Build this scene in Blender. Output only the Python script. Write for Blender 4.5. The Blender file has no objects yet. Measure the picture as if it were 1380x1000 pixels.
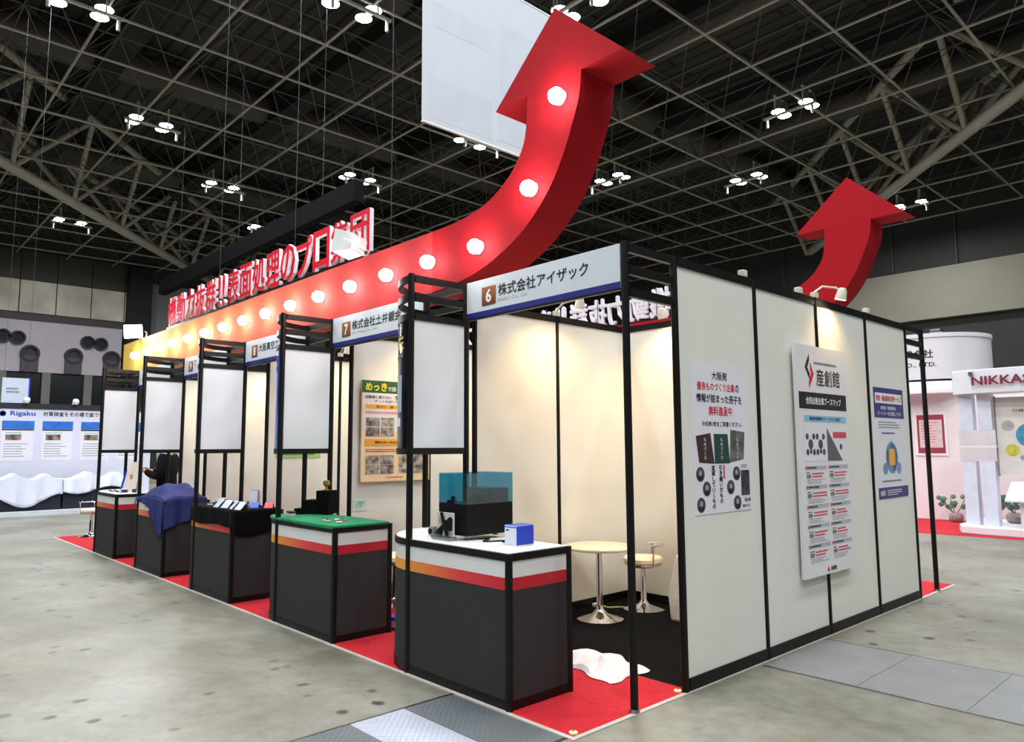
import bpy, bmesh, math, random
from mathutils import Vector, Matrix

random.seed(7)
PI = math.pi
SC = bpy.context.scene
COL = SC.collection

# ------------------------------------------------------------------ camera
CAM = Vector((2.6474, -3.8615, 1.4717))
YAW, PITCH, ROLL, FPX = 0.8238, 0.1049, -0.0056, 982.04
fw = Vector((-math.sin(YAW) * math.cos(PITCH), math.cos(YAW) * math.cos(PITCH), math.sin(PITCH)))
r0 = Vector((math.cos(YAW), math.sin(YAW), 0)); u0 = r0.cross(fw)
rt = r0 * math.cos(ROLL) + u0 * math.sin(ROLL)
up = -r0 * math.sin(ROLL) + u0 * math.cos(ROLL)
cam = bpy.data.cameras.new('camera'); co = bpy.data.objects.new('camera', cam); COL.objects.link(co)
cam.sensor_fit = 'HORIZONTAL'; cam.sensor_width = 36; cam.lens = FPX / 1380 * 36
cam.clip_end = 400; cam.clip_start = .05
mw = Matrix((rt, up, -fw)).transposed().to_4x4(); mw.translation = CAM
co.matrix_world = mw
SC.camera = co

# ------------------------------------------------------------------ world, exposure
w = bpy.data.worlds.new('hall_air'); SC.world = w; w.use_nodes = True
w.node_tree.nodes['Background'].inputs[0].default_value = (.80, .88, 1, 1)
w.node_tree.nodes['Background'].inputs[1].default_value = .05
SC.view_settings.view_transform = 'Standard'; SC.view_settings.look = 'None'
SC.view_settings.exposure = 0.0; SC.view_settings.gamma = 1
SC.view_settings.use_curve_mapping = False
HALL_W = 315      # power of one cluster of four hall lamps
SPOT_W = 34        # booth arm spotlights
BULB_W = 4         # globe bulbs on the arrow

# ------------------------------------------------------------------ helpers
def lin(c):
    return tuple(((v / 255) / 12.92 if v / 255 <= .04045 else ((v / 255 + .055) / 1.055) ** 2.4) for v in c)

MATS = {}
def mat(name, rgb, rough=.5, metal=0., var=.06, scale=6., bump=0., bscale=None, spec=.5):
    if name in MATS: return MATS[name]
    m = bpy.data.materials.new(name); m.use_nodes = True; MATS[name] = m
    nt = m.node_tree; b = nt.nodes['Principled BSDF']
    b.inputs['Roughness'].default_value = rough; b.inputs['Metallic'].default_value = metal
    b.inputs['Specular IOR Level'].default_value = spec
    tc = nt.nodes.new('ShaderNodeTexCoord')
    nz = nt.nodes.new('ShaderNodeTexNoise'); nz.inputs['Scale'].default_value = scale; nz.inputs['Detail'].default_value = 4
    nt.links.new(tc.outputs['Object'], nz.inputs['Vector'])
    cr = nt.nodes.new('ShaderNodeValToRGB'); c = lin(rgb)
    cr.color_ramp.elements[0].position = .3; cr.color_ramp.elements[1].position = .7
    cr.color_ramp.elements[0].color = (*[v * (1 - var) for v in c], 1)
    cr.color_ramp.elements[1].color = (*[min(1, v * (1 + var)) for v in c], 1)
    nt.links.new(nz.outputs['Fac'], cr.inputs['Fac']); nt.links.new(cr.outputs['Color'], b.inputs['Base Color'])
    if bump:
        n2 = nt.nodes.new('ShaderNodeTexNoise'); n2.inputs['Scale'].default_value = bscale or scale * 8
        nt.links.new(tc.outputs['Object'], n2.inputs['Vector'])
        bp = nt.nodes.new('ShaderNodeBump'); bp.inputs['Strength'].default_value = bump; bp.inputs['Distance'].default_value = .01
        nt.links.new(n2.outputs['Fac'], bp.inputs['Height']); nt.links.new(bp.outputs['Normal'], b.inputs['Normal'])
    return m

def emis(name, rgb, strength):
    if name in MATS: return MATS[name]
    m = bpy.data.materials.new(name); m.use_nodes = True; MATS[name] = m
    nt = m.node_tree; nt.nodes.remove(nt.nodes['Principled BSDF'])
    e = nt.nodes.new('ShaderNodeEmission'); e.inputs[0].default_value = (*rgb, 1); e.inputs[1].default_value = strength
    nt.links.new(e.outputs[0], nt.nodes['Material Output'].inputs[0])
    return m

def gradient(name, axis, x0, x1, stops, rough=.45):
    m = bpy.data.materials.new(name); m.use_nodes = True; MATS[name] = m
    nt = m.node_tree; b = nt.nodes['Principled BSDF']; b.inputs['Roughness'].default_value = rough
    tc = nt.nodes.new('ShaderNodeTexCoord'); sp = nt.nodes.new('ShaderNodeSeparateXYZ')
    nt.links.new(tc.outputs['Object'], sp.inputs[0])
    mr = nt.nodes.new('ShaderNodeMapRange'); mr.inputs[1].default_value = x0; mr.inputs[2].default_value = x1
    nt.links.new(sp.outputs[axis], mr.inputs[0])
    cr = nt.nodes.new('ShaderNodeValToRGB')
    while len(cr.color_ramp.elements) < len(stops): cr.color_ramp.elements.new(.5)
    for e, (p, c) in zip(cr.color_ramp.elements, stops): e.position = p; e.color = (*lin(c), 1)
    nt.links.new(mr.outputs[0], cr.inputs[0]); nt.links.new(cr.outputs[0], b.inputs['Base Color'])
    return m

class MB:
    def __init__(s): s.v = []; s.f = []; s.m = []; s.mi = 0
    def add(s, vs, fs):
        o = len(s.v); s.v += [tuple(v) for v in vs]; s.f += [tuple(i + o for i in f) for f in fs]; s.m += [s.mi] * len(fs); return s
    def box(s, x0, x1, y0, y1, z0, z1):
        return s.add([(x0,y0,z0),(x1,y0,z0),(x1,y1,z0),(x0,y1,z0),(x0,y0,z1),(x1,y0,z1),(x1,y1,z1),(x0,y1,z1)],
              [(3,2,1,0),(4,5,6,7),(0,1,5,4),(1,2,6,5),(2,3,7,6),(3,0,4,7)])
    def bar(s, a, b, wd, ht):          # box beam from a to b (horizontal or sloped)
        a = Vector(a); b = Vector(b); d = (b - a).normalized()
        zz = Vector((0, 0, 1)) if abs(d.z) < .95 else Vector((0, 1, 0))
        sd = d.cross(zz).normalized(); u = sd.cross(d)
        vs = []
        for p in (a, b):
            for i, j in ((-1,-1),(1,-1),(1,1),(-1,1)): vs.append(p + sd * (i * wd / 2) + u * (j * ht / 2))
        return s.add(vs, [(0,1,2,3),(7,6,5,4),(0,4,5,1),(1,5,6,2),(2,6,7,3),(3,7,4,0)])
    def cyl(s, a, b, r, r2=None, n=12, caps=True, ph=0):
        a = Vector(a); b = Vector(b); r2 = r if r2 is None else r2
        d = (b - a).normalized(); t = Vector((1,0,0)) if abs(d.x) < .9 else Vector((0,1,0))
        x = d.cross(t).normalized(); y = d.cross(x)
        vs = []
        for p, q in ((a, r), (b, r2)):
            for i in range(n):
                an = 2 * PI * i / n + ph; vs.append(p + x * (q * math.cos(an)) + y * (q * math.sin(an)))
        fs = [(i, i + n, (i + 1) % n + n, (i + 1) % n) for i in range(n)]
        if caps: fs += [tuple(range(n)), tuple(range(2 * n - 1, n - 1, -1))]
        return s.add(vs, fs)
    def lathe(s, prof, c=(0,0,0), n=24, axis=None):   # prof: (r, z)
        c = Vector(c); q = Vector((0,0,1)).rotation_difference(Vector(axis).normalized()) if axis else None
        vs = []
        for r, z in prof:
            for i in range(n):
                an = 2 * PI * i / n; p = Vector((r * math.cos(an), r * math.sin(an), z))
                if q: p = q @ p
                vs.append(c + p)
        fs = []
        for k in range(len(prof) - 1):
            for i in range(n):
                j = (i + 1) % n; fs.append((k*n+i, k*n+j, (k+1)*n+j, (k+1)*n+i))
        fs.append(tuple(range(n - 1, -1, -1))); fs.append(tuple((len(prof)-1)*n + i for i in range(n)))
        return s.add(vs, fs)
    def tube(s, pts, r, n=8):
        pts = [Vector(p) for p in pts]; vs = []; x = None
        for k, p in enumerate(pts):
            d = (pts[min(k+1, len(pts)-1)] - pts[max(k-1, 0)]).normalized()
            if x is None:
                t = Vector((0,0,1)) if abs(d.z) < .9 else Vector((1,0,0)); x = d.cross(t).normalized()
            else: x = (x - d * x.dot(d)).normalized()
            y = d.cross(x)
            for i in range(n):
                an = 2 * PI * i / n; vs.append(p + x * (r * math.cos(an)) + y * (r * math.sin(an)))
        fs = [(k*n+i, k*n+(i+1)%n, (k+1)*n+(i+1)%n, (k+1)*n+i) for k in range(len(pts)-1) for i in range(n)]
        fs += [tuple(range(n-1,-1,-1)), tuple((len(pts)-1)*n+i for i in range(n))]
        return s.add(vs, fs)
    def prism(s, out, f0, f1):         # outline of 2D points, f0/f1 map (a,b)->3D for both faces
        n = len(out); vs = [f0(*p) for p in out] + [f1(*p) for p in out]
        fs = [tuple(range(n)), tuple(range(2*n-1, n-1, -1))] + [(i, i+n, (i+1)%n+n, (i+1)%n) for i in range(n)]
        return s.add(vs, fs)
    def grid(s, nx, ny, fn):
        vs = [fn(i / nx, j / ny) for j in range(ny + 1) for i in range(nx + 1)]
        return s.add(vs, [(j*(nx+1)+i, j*(nx+1)+i+1, (j+1)*(nx+1)+i+1, (j+1)*(nx+1)+i) for j in range(ny) for i in range(nx)])
    def mesh(s, name, mats, smooth=False, fix=True):
        me = bpy.data.meshes.new(name); me.from_pydata(s.v, [], s.f)
        for m in (mats if isinstance(mats, (list, tuple)) else [mats]): me.materials.append(m)
        if s.mi: me.polygons.foreach_set('material_index', s.m)
        if fix:
            bm = bmesh.new(); bm.from_mesh(me); bmesh.ops.recalc_face_normals(bm, faces=bm.faces); bm.to_mesh(me); bm.free()
        if smooth:
            me.polygons.foreach_set('use_smooth', [True] * len(me.polygons))
            try: me.set_sharp_from_angle(angle=math.radians(40))
            except Exception: pass
        return me
    def build(s, name, mats, parent=None, smooth=False, bevel=0, solid=0, label=None, fix=True):
        o = bpy.data.objects.new(name, s.mesh(name, mats, smooth, fix)); COL.objects.link(o)
        if parent: o.parent = parent
        if bevel:
            b = o.modifiers.new('bevel', 'BEVEL'); b.width = bevel; b.segments = 2; b.limit_method = 'ANGLE'
        if solid:
            b = o.modifiers.new('solid', 'SOLIDIFY'); b.thickness = solid; b.offset = 1
        if label: o['label'] = label
        return o

def tag(o, label=None, cat=None, group=None, kind=None):
    if label: o['label'] = label
    if cat: o['category'] = cat
    if group: o['group'] = group
    if kind: o['kind'] = kind
    return o
def thing(name, label, cat, loc=(0,0,0), rz=0, group=None):
    o = bpy.data.objects.new(name, None); COL.objects.link(o); o.empty_display_size = .1
    o.location = loc; o.rotation_euler = (0, 0, rz)
    return tag(o, label, cat, group)
KIDS = {}
def copy_tree(o, parent=None):
    kids = [c for c in bpy.data.objects if c.parent == o]
    c = o.copy(); COL.objects.link(c)
    if parent: c.parent = parent
    for k in kids: copy_tree(k, c)
    return c
def light(kind, name, parent, loc, power, color=(1,1,1), aim=None, size=.1, angle=None, blend=.5):
    l = bpy.data.lights.new(name, kind); l.energy = power; l.color = color
    if kind == 'AREA': l.shape = 'DISK'; l.size = size
    else: l.shadow_soft_size = size
    if kind == 'SPOT': l.spot_size = math.radians(angle); l.spot_blend = blend
    o = bpy.data.objects.new(name, l); COL.objects.link(o); o.location = loc
    if parent: o.parent = parent
    if aim is not None: o.rotation_euler = Vector(aim).to_track_quat('-Z', 'Y').to_euler()
    return o

TEXTS = {}
def text_data(body, bold=0., line=1., align='LEFT'):
    key = (body, bold, line, align)
    if key not in TEXTS:
        cu = bpy.data.curves.new('print', 'FONT'); cu.body = body; cu.size = 1
        cu.resolution_u = 2; cu.space_line = line; cu.align_x = align
        ob = bpy.data.objects.new('print', cu); COL.objects.link(ob)
        me = bpy.data.meshes.new_from_object(ob)
        vs = [tuple(v.co) for v in me.vertices]; fs = [tuple(p.vertices) for p in me.polygons]
        bpy.data.objects.remove(ob); bpy.data.curves.remove(cu); bpy.data.meshes.remove(me)
        key2, remap, nv = {}, [], []
        for v in vs:         # weld the glyph outline
            q = (round(v[0], 4), round(v[1], 4))
            if q not in key2: key2[q] = len(nv); nv.append(v)
            remap.append(key2[q])
        fs = [f for f in (tuple(dict.fromkeys(remap[i] for i in f)) for f in fs) if len(f) > 2]; vs = nv
        if bold and vs:      # bolder strokes: the same glyphs doubled a hair apart
            n0, v0, f0 = len(vs), list(vs), list(fs)
            for q, (dx, dy) in enumerate(((bold, 0), (-bold, 0), (0, bold), (0, -bold))):
                vs += [(x + dx, y + dy, z + .0003 * (q + 1)) for x, y, z in v0]; fs += [tuple(i + n0 * (q + 1) for i in f) for f in f0]
        if not vs: vs = [(0,0,0),(1,0,0),(1,1,0)]; fs = [(0,1,2)]
        xs = [v[0] for v in vs]; ys = [v[1] for v in vs]
        x0, x1, y0, y1 = min(xs), max(xs), min(ys), max(ys)
        TEXTS[key] = ([((x - x0) / (x1 - x0), (y - y0) / (y1 - y0), z) for x, y, z in vs], fs, (x1 - x0) / (y1 - y0))
    return TEXTS[key]
def lettering(parent, body, m, x0, x1, z0, z1, y, bold=.012, depth=0, name='lettering', line=1., align='LEFT', mirror=False):
    """text filling the box x0..x1, z0..z1, facing local -Y at y (depth: raised towards -Y)"""
    vs, fs, asp = text_data(body, bold, line, align)
    f = (lambda a: x1 - a * (x1 - x0)) if mirror else (lambda a: x0 + a * (x1 - x0))
    b = MB(); b.add([(f(a), y - depth - e, z0 + c * (z1 - z0)) for a, c, e in vs], fs)
    o = b.build(name, m, parent, fix=False)
    if depth: 
        md = o.modifiers.new('depth', 'SOLIDIFY'); md.thickness = depth; md.offset = -1
    return o
def block(parent, m, x0, x1, z0, z1, y, name='printed_block', d=.001):
    return MB().box(x0, x1, y - d, y, z0, z1).build(name, m, parent)

# ------------------------------------------------------------------ materials
BLACK = mat('black_aluminium', (9, 9, 10), .45, 0, .1, spec=.3)
PANEL = mat('white_laminate', (228, 228, 220), .45, 0, .02, 3)
TOWERW = mat('tower_white_sheet', (222, 226, 232), .35, 0, .02, 3)
WHITE = mat('white_paint', (232, 232, 230), .4, 0, .03)
GREY = mat('counter_grey_felt', (52, 52, 52), .9, 0, .12, 60, .3, 300, spec=.2)
REDC = mat('red_carpet', (186, 10, 32), .95, 0, .14, 30, .5, 500)
BLKC = mat('black_carpet', (12, 11, 12), .95, 0, .2, 30, .5, 500, spec=.1)
CHROME = mat('chrome', (225, 225, 228), .08, 1, .02)
STEEL = mat('steel', (150, 152, 156), .3, 1, .06)
RED = mat('arrow_red', (164, 14, 28), .8, 0, .03, 2, spec=.2)
LRED = mat('letter_red', (220, 12, 44), .4, 0, .03)
NAVY = mat('navy_print', (32, 36, 120), .45, 0, .03)
INK = mat('black_ink', (26, 24, 26), .5, 0, .05)
GINK = mat('grey_ink', (120, 120, 124), .5, 0, .05)
PINK = mat('red_ink', (214, 24, 60), .5, 0, .03)
PAPER = mat('paper', (226, 226, 234), .6, 0, .02)
CREAMP = mat('cream_seat', (236, 228, 200), .4, 0, .03)
PIPE = mat('roof_steel', (186, 184, 172), .5, .1, .12, .6)
PIPED = mat('roof_steel_dark', (104, 102, 96), .55, .1, .12, .6)
WIRE = mat('thin_wire', (70, 72, 74), .5, .5)
BULB = emis('globe_bulb_glow', (1, .93, .88), 30)
LAMPG = emis('hall_lamp_glow', (.93, .96, 1), 60)
SPOTG = emis('spot_glow', (1, .85, .6), 25)
FLOODG = emis('flood_glow', (.82, .9, 1), 60)

def concrete():
    m = bpy.data.materials.new('stained_concrete'); m.use_nodes = True
    nt = m.node_tree; b = nt.nodes['Principled BSDF']; L = nt.links.new
    tc = nt.nodes.new('ShaderNodeTexCoord')
    def noise(s, d=6, r=.6):
        n = nt.nodes.new('ShaderNodeTexNoise'); n.inputs['Scale'].default_value = s; n.inputs['Detail'].default_value = d
        n.inputs['Roughness'].default_value = r; L(tc.outputs['Object'], n.inputs['Vector']); return n
    def ramp(src, stops):
        c = nt.nodes.new('ShaderNodeValToRGB')
        while len(c.color_ramp.elements) < len(stops): c.color_ramp.elements.new(.5)
        for e, (p, k) in zip(c.color_ramp.elements, stops): e.position = p; e.color = (*k, 1)
        L(src, c.inputs[0]); return c
    def mix(a, bb, fac, mode='MIX'):
        x = nt.nodes.new('ShaderNodeMix'); x.data_type = 'RGBA'; x.blend_type = mode
        L(a, x.inputs['A']); L(bb, x.inputs['B'])
        if isinstance(fac, float): x.inputs['Factor'].default_value = fac
        else: L(fac, x.inputs['Factor'])
        return x.outputs['Result']
    base = ramp(noise(.55, 7).outputs['Fac'], [(.3, lin((96, 94, 80))), (.5, lin((126, 125, 113))), (.72, lin((146, 146, 136)))])
    fine = ramp(noise(9, 8, .7).outputs['Fac'], [(.3, (.68, .68, .65)), (.65, (1, 1, 1))])
    c = mix(base.outputs[0], fine.outputs[0], 1., 'MULTIPLY')
    # dark oval scuff marks
    vo = nt.nodes.new('ShaderNodeTexVoronoi'); vo.inputs['Scale'].default_value = 5.0
    wob = noise(7, 3); mp = nt.nodes.new('ShaderNodeMix'); mp.data_type = 'VECTOR'; mp.inputs['Factor'].default_value = .05
    L(tc.outputs['Object'], mp.inputs['A']); L(wob.outputs['Color'], mp.inputs['B']); L(mp.outputs['Result'], vo.inputs['Vector'])
    spot = ramp(vo.outputs['Distance'], [(.13, (1, 1, 1)), (.24, (0, 0, 0))])
    sel = nt.nodes.new('ShaderNodeSeparateColor'); L(vo.outputs['Color'], sel.inputs[0])
    pick = ramp(sel.outputs[0], [(.5, (0, 0, 0)), (.6, (1, 1, 1))])
    reg = ramp(noise(.35, 2).outputs['Fac'], [(.36, (0, 0, 0)), (.52, (1, 1, 1))])
    f = mix(spot.outputs[0], pick.outputs[0], 1., 'MULTIPLY'); f = mix(f, reg.outputs[0], 1., 'MULTIPLY')
    dark = nt.nodes.new('ShaderNodeRGB'); dark.outputs[0].default_value = (*lin((58, 50, 44)), 1)
    c = mix(c, dark.outputs[0], f)
    brown = nt.nodes.new('ShaderNodeRGB'); brown.outputs[0].default_value = (*lin((112, 98, 78)), 1)
    br = ramp(noise(.9, 8, .68).outputs['Fac'], [(.5, (0, 0, 0)), (.78, (.75, .75, .75))])
    c = mix(c, brown.outputs[0], br.outputs[0])
    L(c, b.inputs['Base Color'])
    rr = ramp(noise(1.5).outputs['Fac'], [(.3, (.34, .34, .34)), (.7, (.55, .55, .55))]); L(rr.outputs[0], b.inputs['Roughness'])
    bp = nt.nodes.new('ShaderNodeBump'); bp.inputs['Strength'].default_value = .15; bp.inputs['Distance'].default_value = .01
    L(noise(40).outputs['Fac'], bp.inputs['Height']); L(bp.outputs[0], b.inputs['Normal'])
    return m
CONC = concrete()

def tread(name, rgb, sc, metal, rough, strength=.9):
    m = mat(name, rgb, rough, metal, .1, 3); nt = m.node_tree; b = nt.nodes['Principled BSDF']
    tc = nt.nodes.new('ShaderNodeTexCoord'); mp = nt.nodes.new('ShaderNodeMapping')
    mp.inputs['Rotation'].default_value = (0, 0, PI / 4); mp.inputs['Scale'].default_value = (sc, sc, sc)
    nt.links.new(tc.outputs['Object'], mp.inputs[0])
    ck = nt.nodes.new('ShaderNodeTexVoronoi'); ck.inputs['Randomness'].default_value = 0; ck.inputs['Scale'].default_value = 1
    nt.links.new(mp.outputs[0], ck.inputs['Vector'])
    bp = nt.nodes.new('ShaderNodeBump'); bp.inputs['Strength'].default_value = strength; bp.inputs['Distance'].default_value = .006; bp.invert = True
    nt.links.new(ck.outputs['Distance'], bp.inputs['Height']); nt.links.new(bp.outputs[0], b.inputs['Normal'])
    return m
TREAD = tread('worn_tread_plate', (104, 110, 114), 34, .4, .5)
TREADB = tread('bright_tread_plate', (188, 194, 208), 34, .35, .3, 1.)
TREADG = tread('grey_trench_plate', (122, 124, 124), 30, .2, .55)

def photo(name, c0, c1, sc=30):
    m = bpy.data.materials.new(name); m.use_nodes = True; MATS[name] = m
    nt = m.node_tree; b = nt.nodes['Principled BSDF']; b.inputs['Roughness'].default_value = .5
    tc = nt.nodes.new('ShaderNodeTexCoord'); v = nt.nodes.new('ShaderNodeTexNoise'); v.inputs['Scale'].default_value = sc * .7; v.inputs['Detail'].default_value = 6
    nt.links.new(tc.outputs['Object'], v.inputs['Vector'])
    cr = nt.nodes.new('ShaderNodeValToRGB'); cr.color_ramp.elements[0].color = (*lin(c0), 1); cr.color_ramp.elements[1].color = (*lin(c1), 1)
    cr.color_ramp.elements[0].position = .35; cr.color_ramp.elements[1].position = .68; nt.links.new(v.outputs['Fac'], cr.inputs[0]); nt.links.new(cr.outputs[0], b.inputs['Base Color'])
    return m

M = .99            # module of the booth system
H = 2.68           # height of the booth frame
YP, YF = -.495, -.985
CP = .004          # carpet top

# ================================================================== SETTING
floor = tag(MB().box(-66, 40, -40, 52, -.3, 0).build('floor', CONC), kind='structure')
# trench covers set into the floor (they lie 2 mm proud of the concrete)
pl = {}
for i in range(14):
    y1 = -1.04 - i * .35
    key = 'b' if i == 1 else 'a'
    b = MB().box(-.455, .455, -.345, 0, -.02, .003)
    o = b.build('trench_plate', TREADB if key == 'b' else TREAD, floor); o.location = (-.485, y1, 0)
for i in range(16):
    o = MB().box(0, .595, -.475, .475, -.02, .003).build('trench_plate', TREADG, floor); o.location = (.06 + i * .6, 1.325, 0)
for a, b_ in (((-.95, -6, 0), (-.95, -1.03, 0)), ((-.02, -6, 0), (-.02, -1.03, 0))):
    MB().bar((a[0], a[1], .001), (b_[0], b_[1], .001), .018, .006).build('trench_frame', STEEL, floor)
for y in (.84, 1.81): MB().bar((.05, y, .001), (9.6, y, .001), .018, .006).build('trench_frame', STEEL, floor)

# hall wall on the left, far away
HW = mat('hall_wall_light', (206, 196, 204), .8, 0, .06, .3)
HD = mat('hall_wall_dark', (66, 66, 64), .8, 0, .15, .4)
HP = mat('hall_wall_stained_panel', (224, 218, 202), .8, 0, .3, .35)
wl = tag(MB().box(-61, -60.6, -40, 52, 0, 22).build('wall_left', HD), kind='structure')
MB().box(-60.6, -60.3, -40, 12.3, 7.2, 11.0).build('wall_band', HW, wl)
MB().box(-60.6, -60.2, -40, 12.3, 11.0, 11.5).build('ledge', mat('ledge', (84, 80, 80), .8), wl)
for i in range(10):
    y = 5.4 + (i - 6) * 2.35
    MB().box(-60.6, -60.45, y, y + 2.27, 11.6, 14.0).build('wall_panel', HP, wl)
    MB().box(-60.6, -60.5, y, y + 2.27, 14.05, 16.2).build('upper_panel', mat('hall_upper_panel', (84, 82, 74), .8, 0, .15, .5), wl)
DARK = mat('vent_dark', (26, 26, 30), .7, 0, .1)
for y, z in ((4.5, 9.7), (5.4, 9.65), (9.9, 9.7), (10.8, 9.65), (-.2, 9.7)):
    MB().lathe([(.50, 0), (.50, .25), (.38, .25), (.38, .05)], (-60.3, y, z), 20, (1, 0, 0)).build('vent_pipe', mat('vent_rim', (60, 58, 66), .7), wl, True)
    MB().lathe([(.37, 0), (.37, .08)], (-60.3, y, z), 20, (1, 0, 0)).build('vent_opening', DARK, wl)
for y in (6.2, 9.0, 11.6, 3.4):
    MB().lathe([(.62, 0), (.62, .3), (.45, .3), (.45, .1)], (-60.3, y, 8.55), 20, (1, 0, 0)).build('vent_pipe', mat('vent_rim', (60, 58, 66), .7), wl, True)
    MB().box(-60.3, -60.05, y - .55, y + .55, 7.2, 8.4).build('duct_cover', mat('duct_cover', (92, 88, 96), .8), wl)
GLASSD = mat('dark_window', (34, 38, 40), .15, 0, .2, .4)
for i in range(14):
    y = 4.5 + (i - 8) * 2.75
    MB().box(-60.6, -60.5, y, y + 2.6, 4.2, 7.1).build('window_pane', GLASSD, wl)
    MB().box(-60.6, -60.2, y + 2.55, y + 3.1, 3.5, 7.2).build('column', mat('column_grey', (128, 130, 124), .7), wl)
MB().box(-60.6, -59.9, -40, 30, 3.5, 4.2).build('gallery_edge', mat('gallery_edge', (96, 100, 98), .7), wl)
MB().box(-60.6, -59.6, 12.5, 14.2, 0, 16).build('pier', mat('pier_dark', (38, 38, 44), .8), wl)
MB().box(-60.6, -60.3, 14.4, 30, 9.0, 15.0).build('side_wall_panel', mat('side_panel', (134, 132, 134), .8, 0, .1, .3), wl)
# hall wall at the back right
wb = tag(MB().box(-61, 40, 50, 50.4, 0, 22).build('wall_back', HD), kind='structure')
MB().box(-24, 40, 49.4, 50, 9.9, 13.3).build('wall_band', mat('back_band', (158, 154, 138), .8, 0, .05, .3), wb)
for i in range(24): MB().box(-60 + i * 4, -59.9 + i * 4, 49.8, 50, 13.3, 20).build('mullion', mat('mullion', (84, 84, 78), .7), wb)

# ---- ceiling: deck, space frame, big trusses, ducts
def deck():
    m = bpy.data.materials.new('roof_deck'); m.use_nodes = True; nt = m.node_tree; b = nt.nodes['Principled BSDF']
    b.inputs['Roughness'].default_value = .8
    tc = nt.nodes.new('ShaderNodeTexCoord'); br = nt.nodes.new('ShaderNodeTexBrick'); br.inputs['Scale'].default_value = .35
    for k, c in (('Color1', (74, 73, 70)), ('Color2', (62, 61, 59)), ('Mortar', (34, 34, 33))): br.inputs[k].default_value = (*lin(c), 1)
    br.inputs['Mortar Size'].default_value = .03; br.inputs['Brick Width'].default_value = 2.
    nt.links.new(tc.outputs['Object'], br.inputs['Vector']); nt.links.new(br.outputs[0], b.inputs['Base Color'])
    return m
ceil = thing('ceiling', None, None, (0, 0, 16)); tag(ceil, kind='structure')
MB().box(-61, 34, -34, 50, 4.4, 4.7).build('roof_deck', deck(), ceil)
G = 3.2; GZ = 0; TZ = 1.9
nodes_b, nodes_t, members = {}, {}, []
I0, I1, J0, J1 = -20, 7, -8, 15
bx = lambda i: -7.4 + i * G + 0
by = lambda j: 1.8 + j * G
for i in range(I0 + 3, I1):
    for j in range(J0, J1):
        a = (bx(i), by(j), GZ)
        if i + 1 < I1: members.append((a, (bx(i + 1), by(j), GZ), .054))
        if j + 1 < J1: members.append((a, (bx(i), by(j + 1), GZ), .054))
        t = (bx(i) + G / 2, by(j) + G / 2, TZ)
        if i + 1 < I1 and j + 1 < J1:
            members.append((t, (t[0] + G, t[1], TZ), .03)); members.append((t, (t[0], t[1] + G, TZ), .03))
            for di in (0, 1):
                for dj in (0, 1): members.append(((bx(i + di), by(j + dj), GZ), t, .022))
def pix(p):
    d = Vector(p) + Vector((0, 0, 16)) - CAM; z = d.dot(fw)
    if z < 1: return None
    return (690 + FPX * d.dot(rt) / z, 500 - FPX * d.dot(up) / z)
def score(mb):
    a, b = pix(mb[0]), pix(mb[1])
    if not a or not b: return 0
    ins = sum(0 <= q[0] <= 1380 and 0 <= q[1] <= 440 for q in (a, b))
    return math.hypot(a[0] - b[0], a[1] - b[1]) * mb[2] * ins
members.sort(key=score, reverse=True)
unit = {r > .04: MB().cyl((0, 0, 0), (0, 0, 1), 1, n=6, caps=False).mesh('strut', PIPE if r > .04 else PIPED, True) for r in (.048, .02)}
for a, b, r in members[:300]:
    o = bpy.data.objects.new('strut', unit[r > .04]); COL.objects.link(o); o.parent = ceil
    d = Vector(b) - Vector(a); o.location = a; o.rotation_mode = 'QUATERNION'
    o.rotation_quaternion = d.to_track_quat('Z', 'Y'); o.scale = (r, r, d.length)
rest = MB()
for a, b, r in members[300:]:
    rest.mi = 0 if r > .04 else 1; rest.cyl(a, b, r, n=5, caps=False)
rest.mi = 1; tag(rest.build('space_frame', [PIPE, PIPED], ceil, fix=False), kind='stuff')
# main trusses running diagonally
def main_truss(p, d, L0, L1):
    d = Vector((d[0], d[1], 0)).normalized(); s = Vector((-d.y, d.x, 0)); p = Vector((p[0], p[1], -.6))
    TP = mat('truss_pipe', (186, 182, 168), .6, .1, .1, .5)
    MB().cyl(p + d * L0, p + d * L1, .27, n=14).build('truss_chord', TP, ceil, True)
    for q in (-1, 1):
        MB().cyl(p + d * L0 + s * (q * 2.4) + Vector((0,0,3.6)), p + d * L1 + s * (q * 2.4) + Vector((0,0,3.6)), .2, n=12).build('truss_chord', TP, ceil, True)
    k = L0
    while k < L1:
        for q in (-1, 1):
            a = p + d * k; t = p + d * (k + 2.6) + s * (q * 2.4) + Vector((0, 0, 3.6)); e = p + d * (k + 5.2)
            MB().cyl(a, t, .14, n=10, caps=False).build('truss_web', TP, ceil, True)
            MB().cyl(t, e, .14, n=10, caps=False).build('truss_web', TP, ceil, True)
        k += 5.2
main_truss((-39, 1.1), (-1, .9), -20, 30)
main_truss((-3.7, 29.5), (-1, 1.04), -22, 24)
DUCT = mat('duct_dark', (86, 83, 77), .6, .2, .15, .5)
for x in (-20, -33, -46): MB().cyl((x, -24, 3.2), (x, 46, 3.2), .75, n=16).build('air_duct', DUCT, ceil, True)
for y in (22, 34): MB().cyl((-58, y, 3.3), (24, y, 3.3), .7, n=16).build('air_duct', DUCT, ceil, True)
for y in (3.5, 11.5, 19.5, 27.5):
    b = MB().box(-58, 20, y, y + 1.0, 2.3, 2.36); b.box(-58, 20, y, y + .05, 2.36, 3.1); b.box(-58, 20, y + .95, y + 1, 2.36, 3.1)
    b.build('catwalk', mat('catwalk', (46, 46, 45), .7, .3), ceil)

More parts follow.
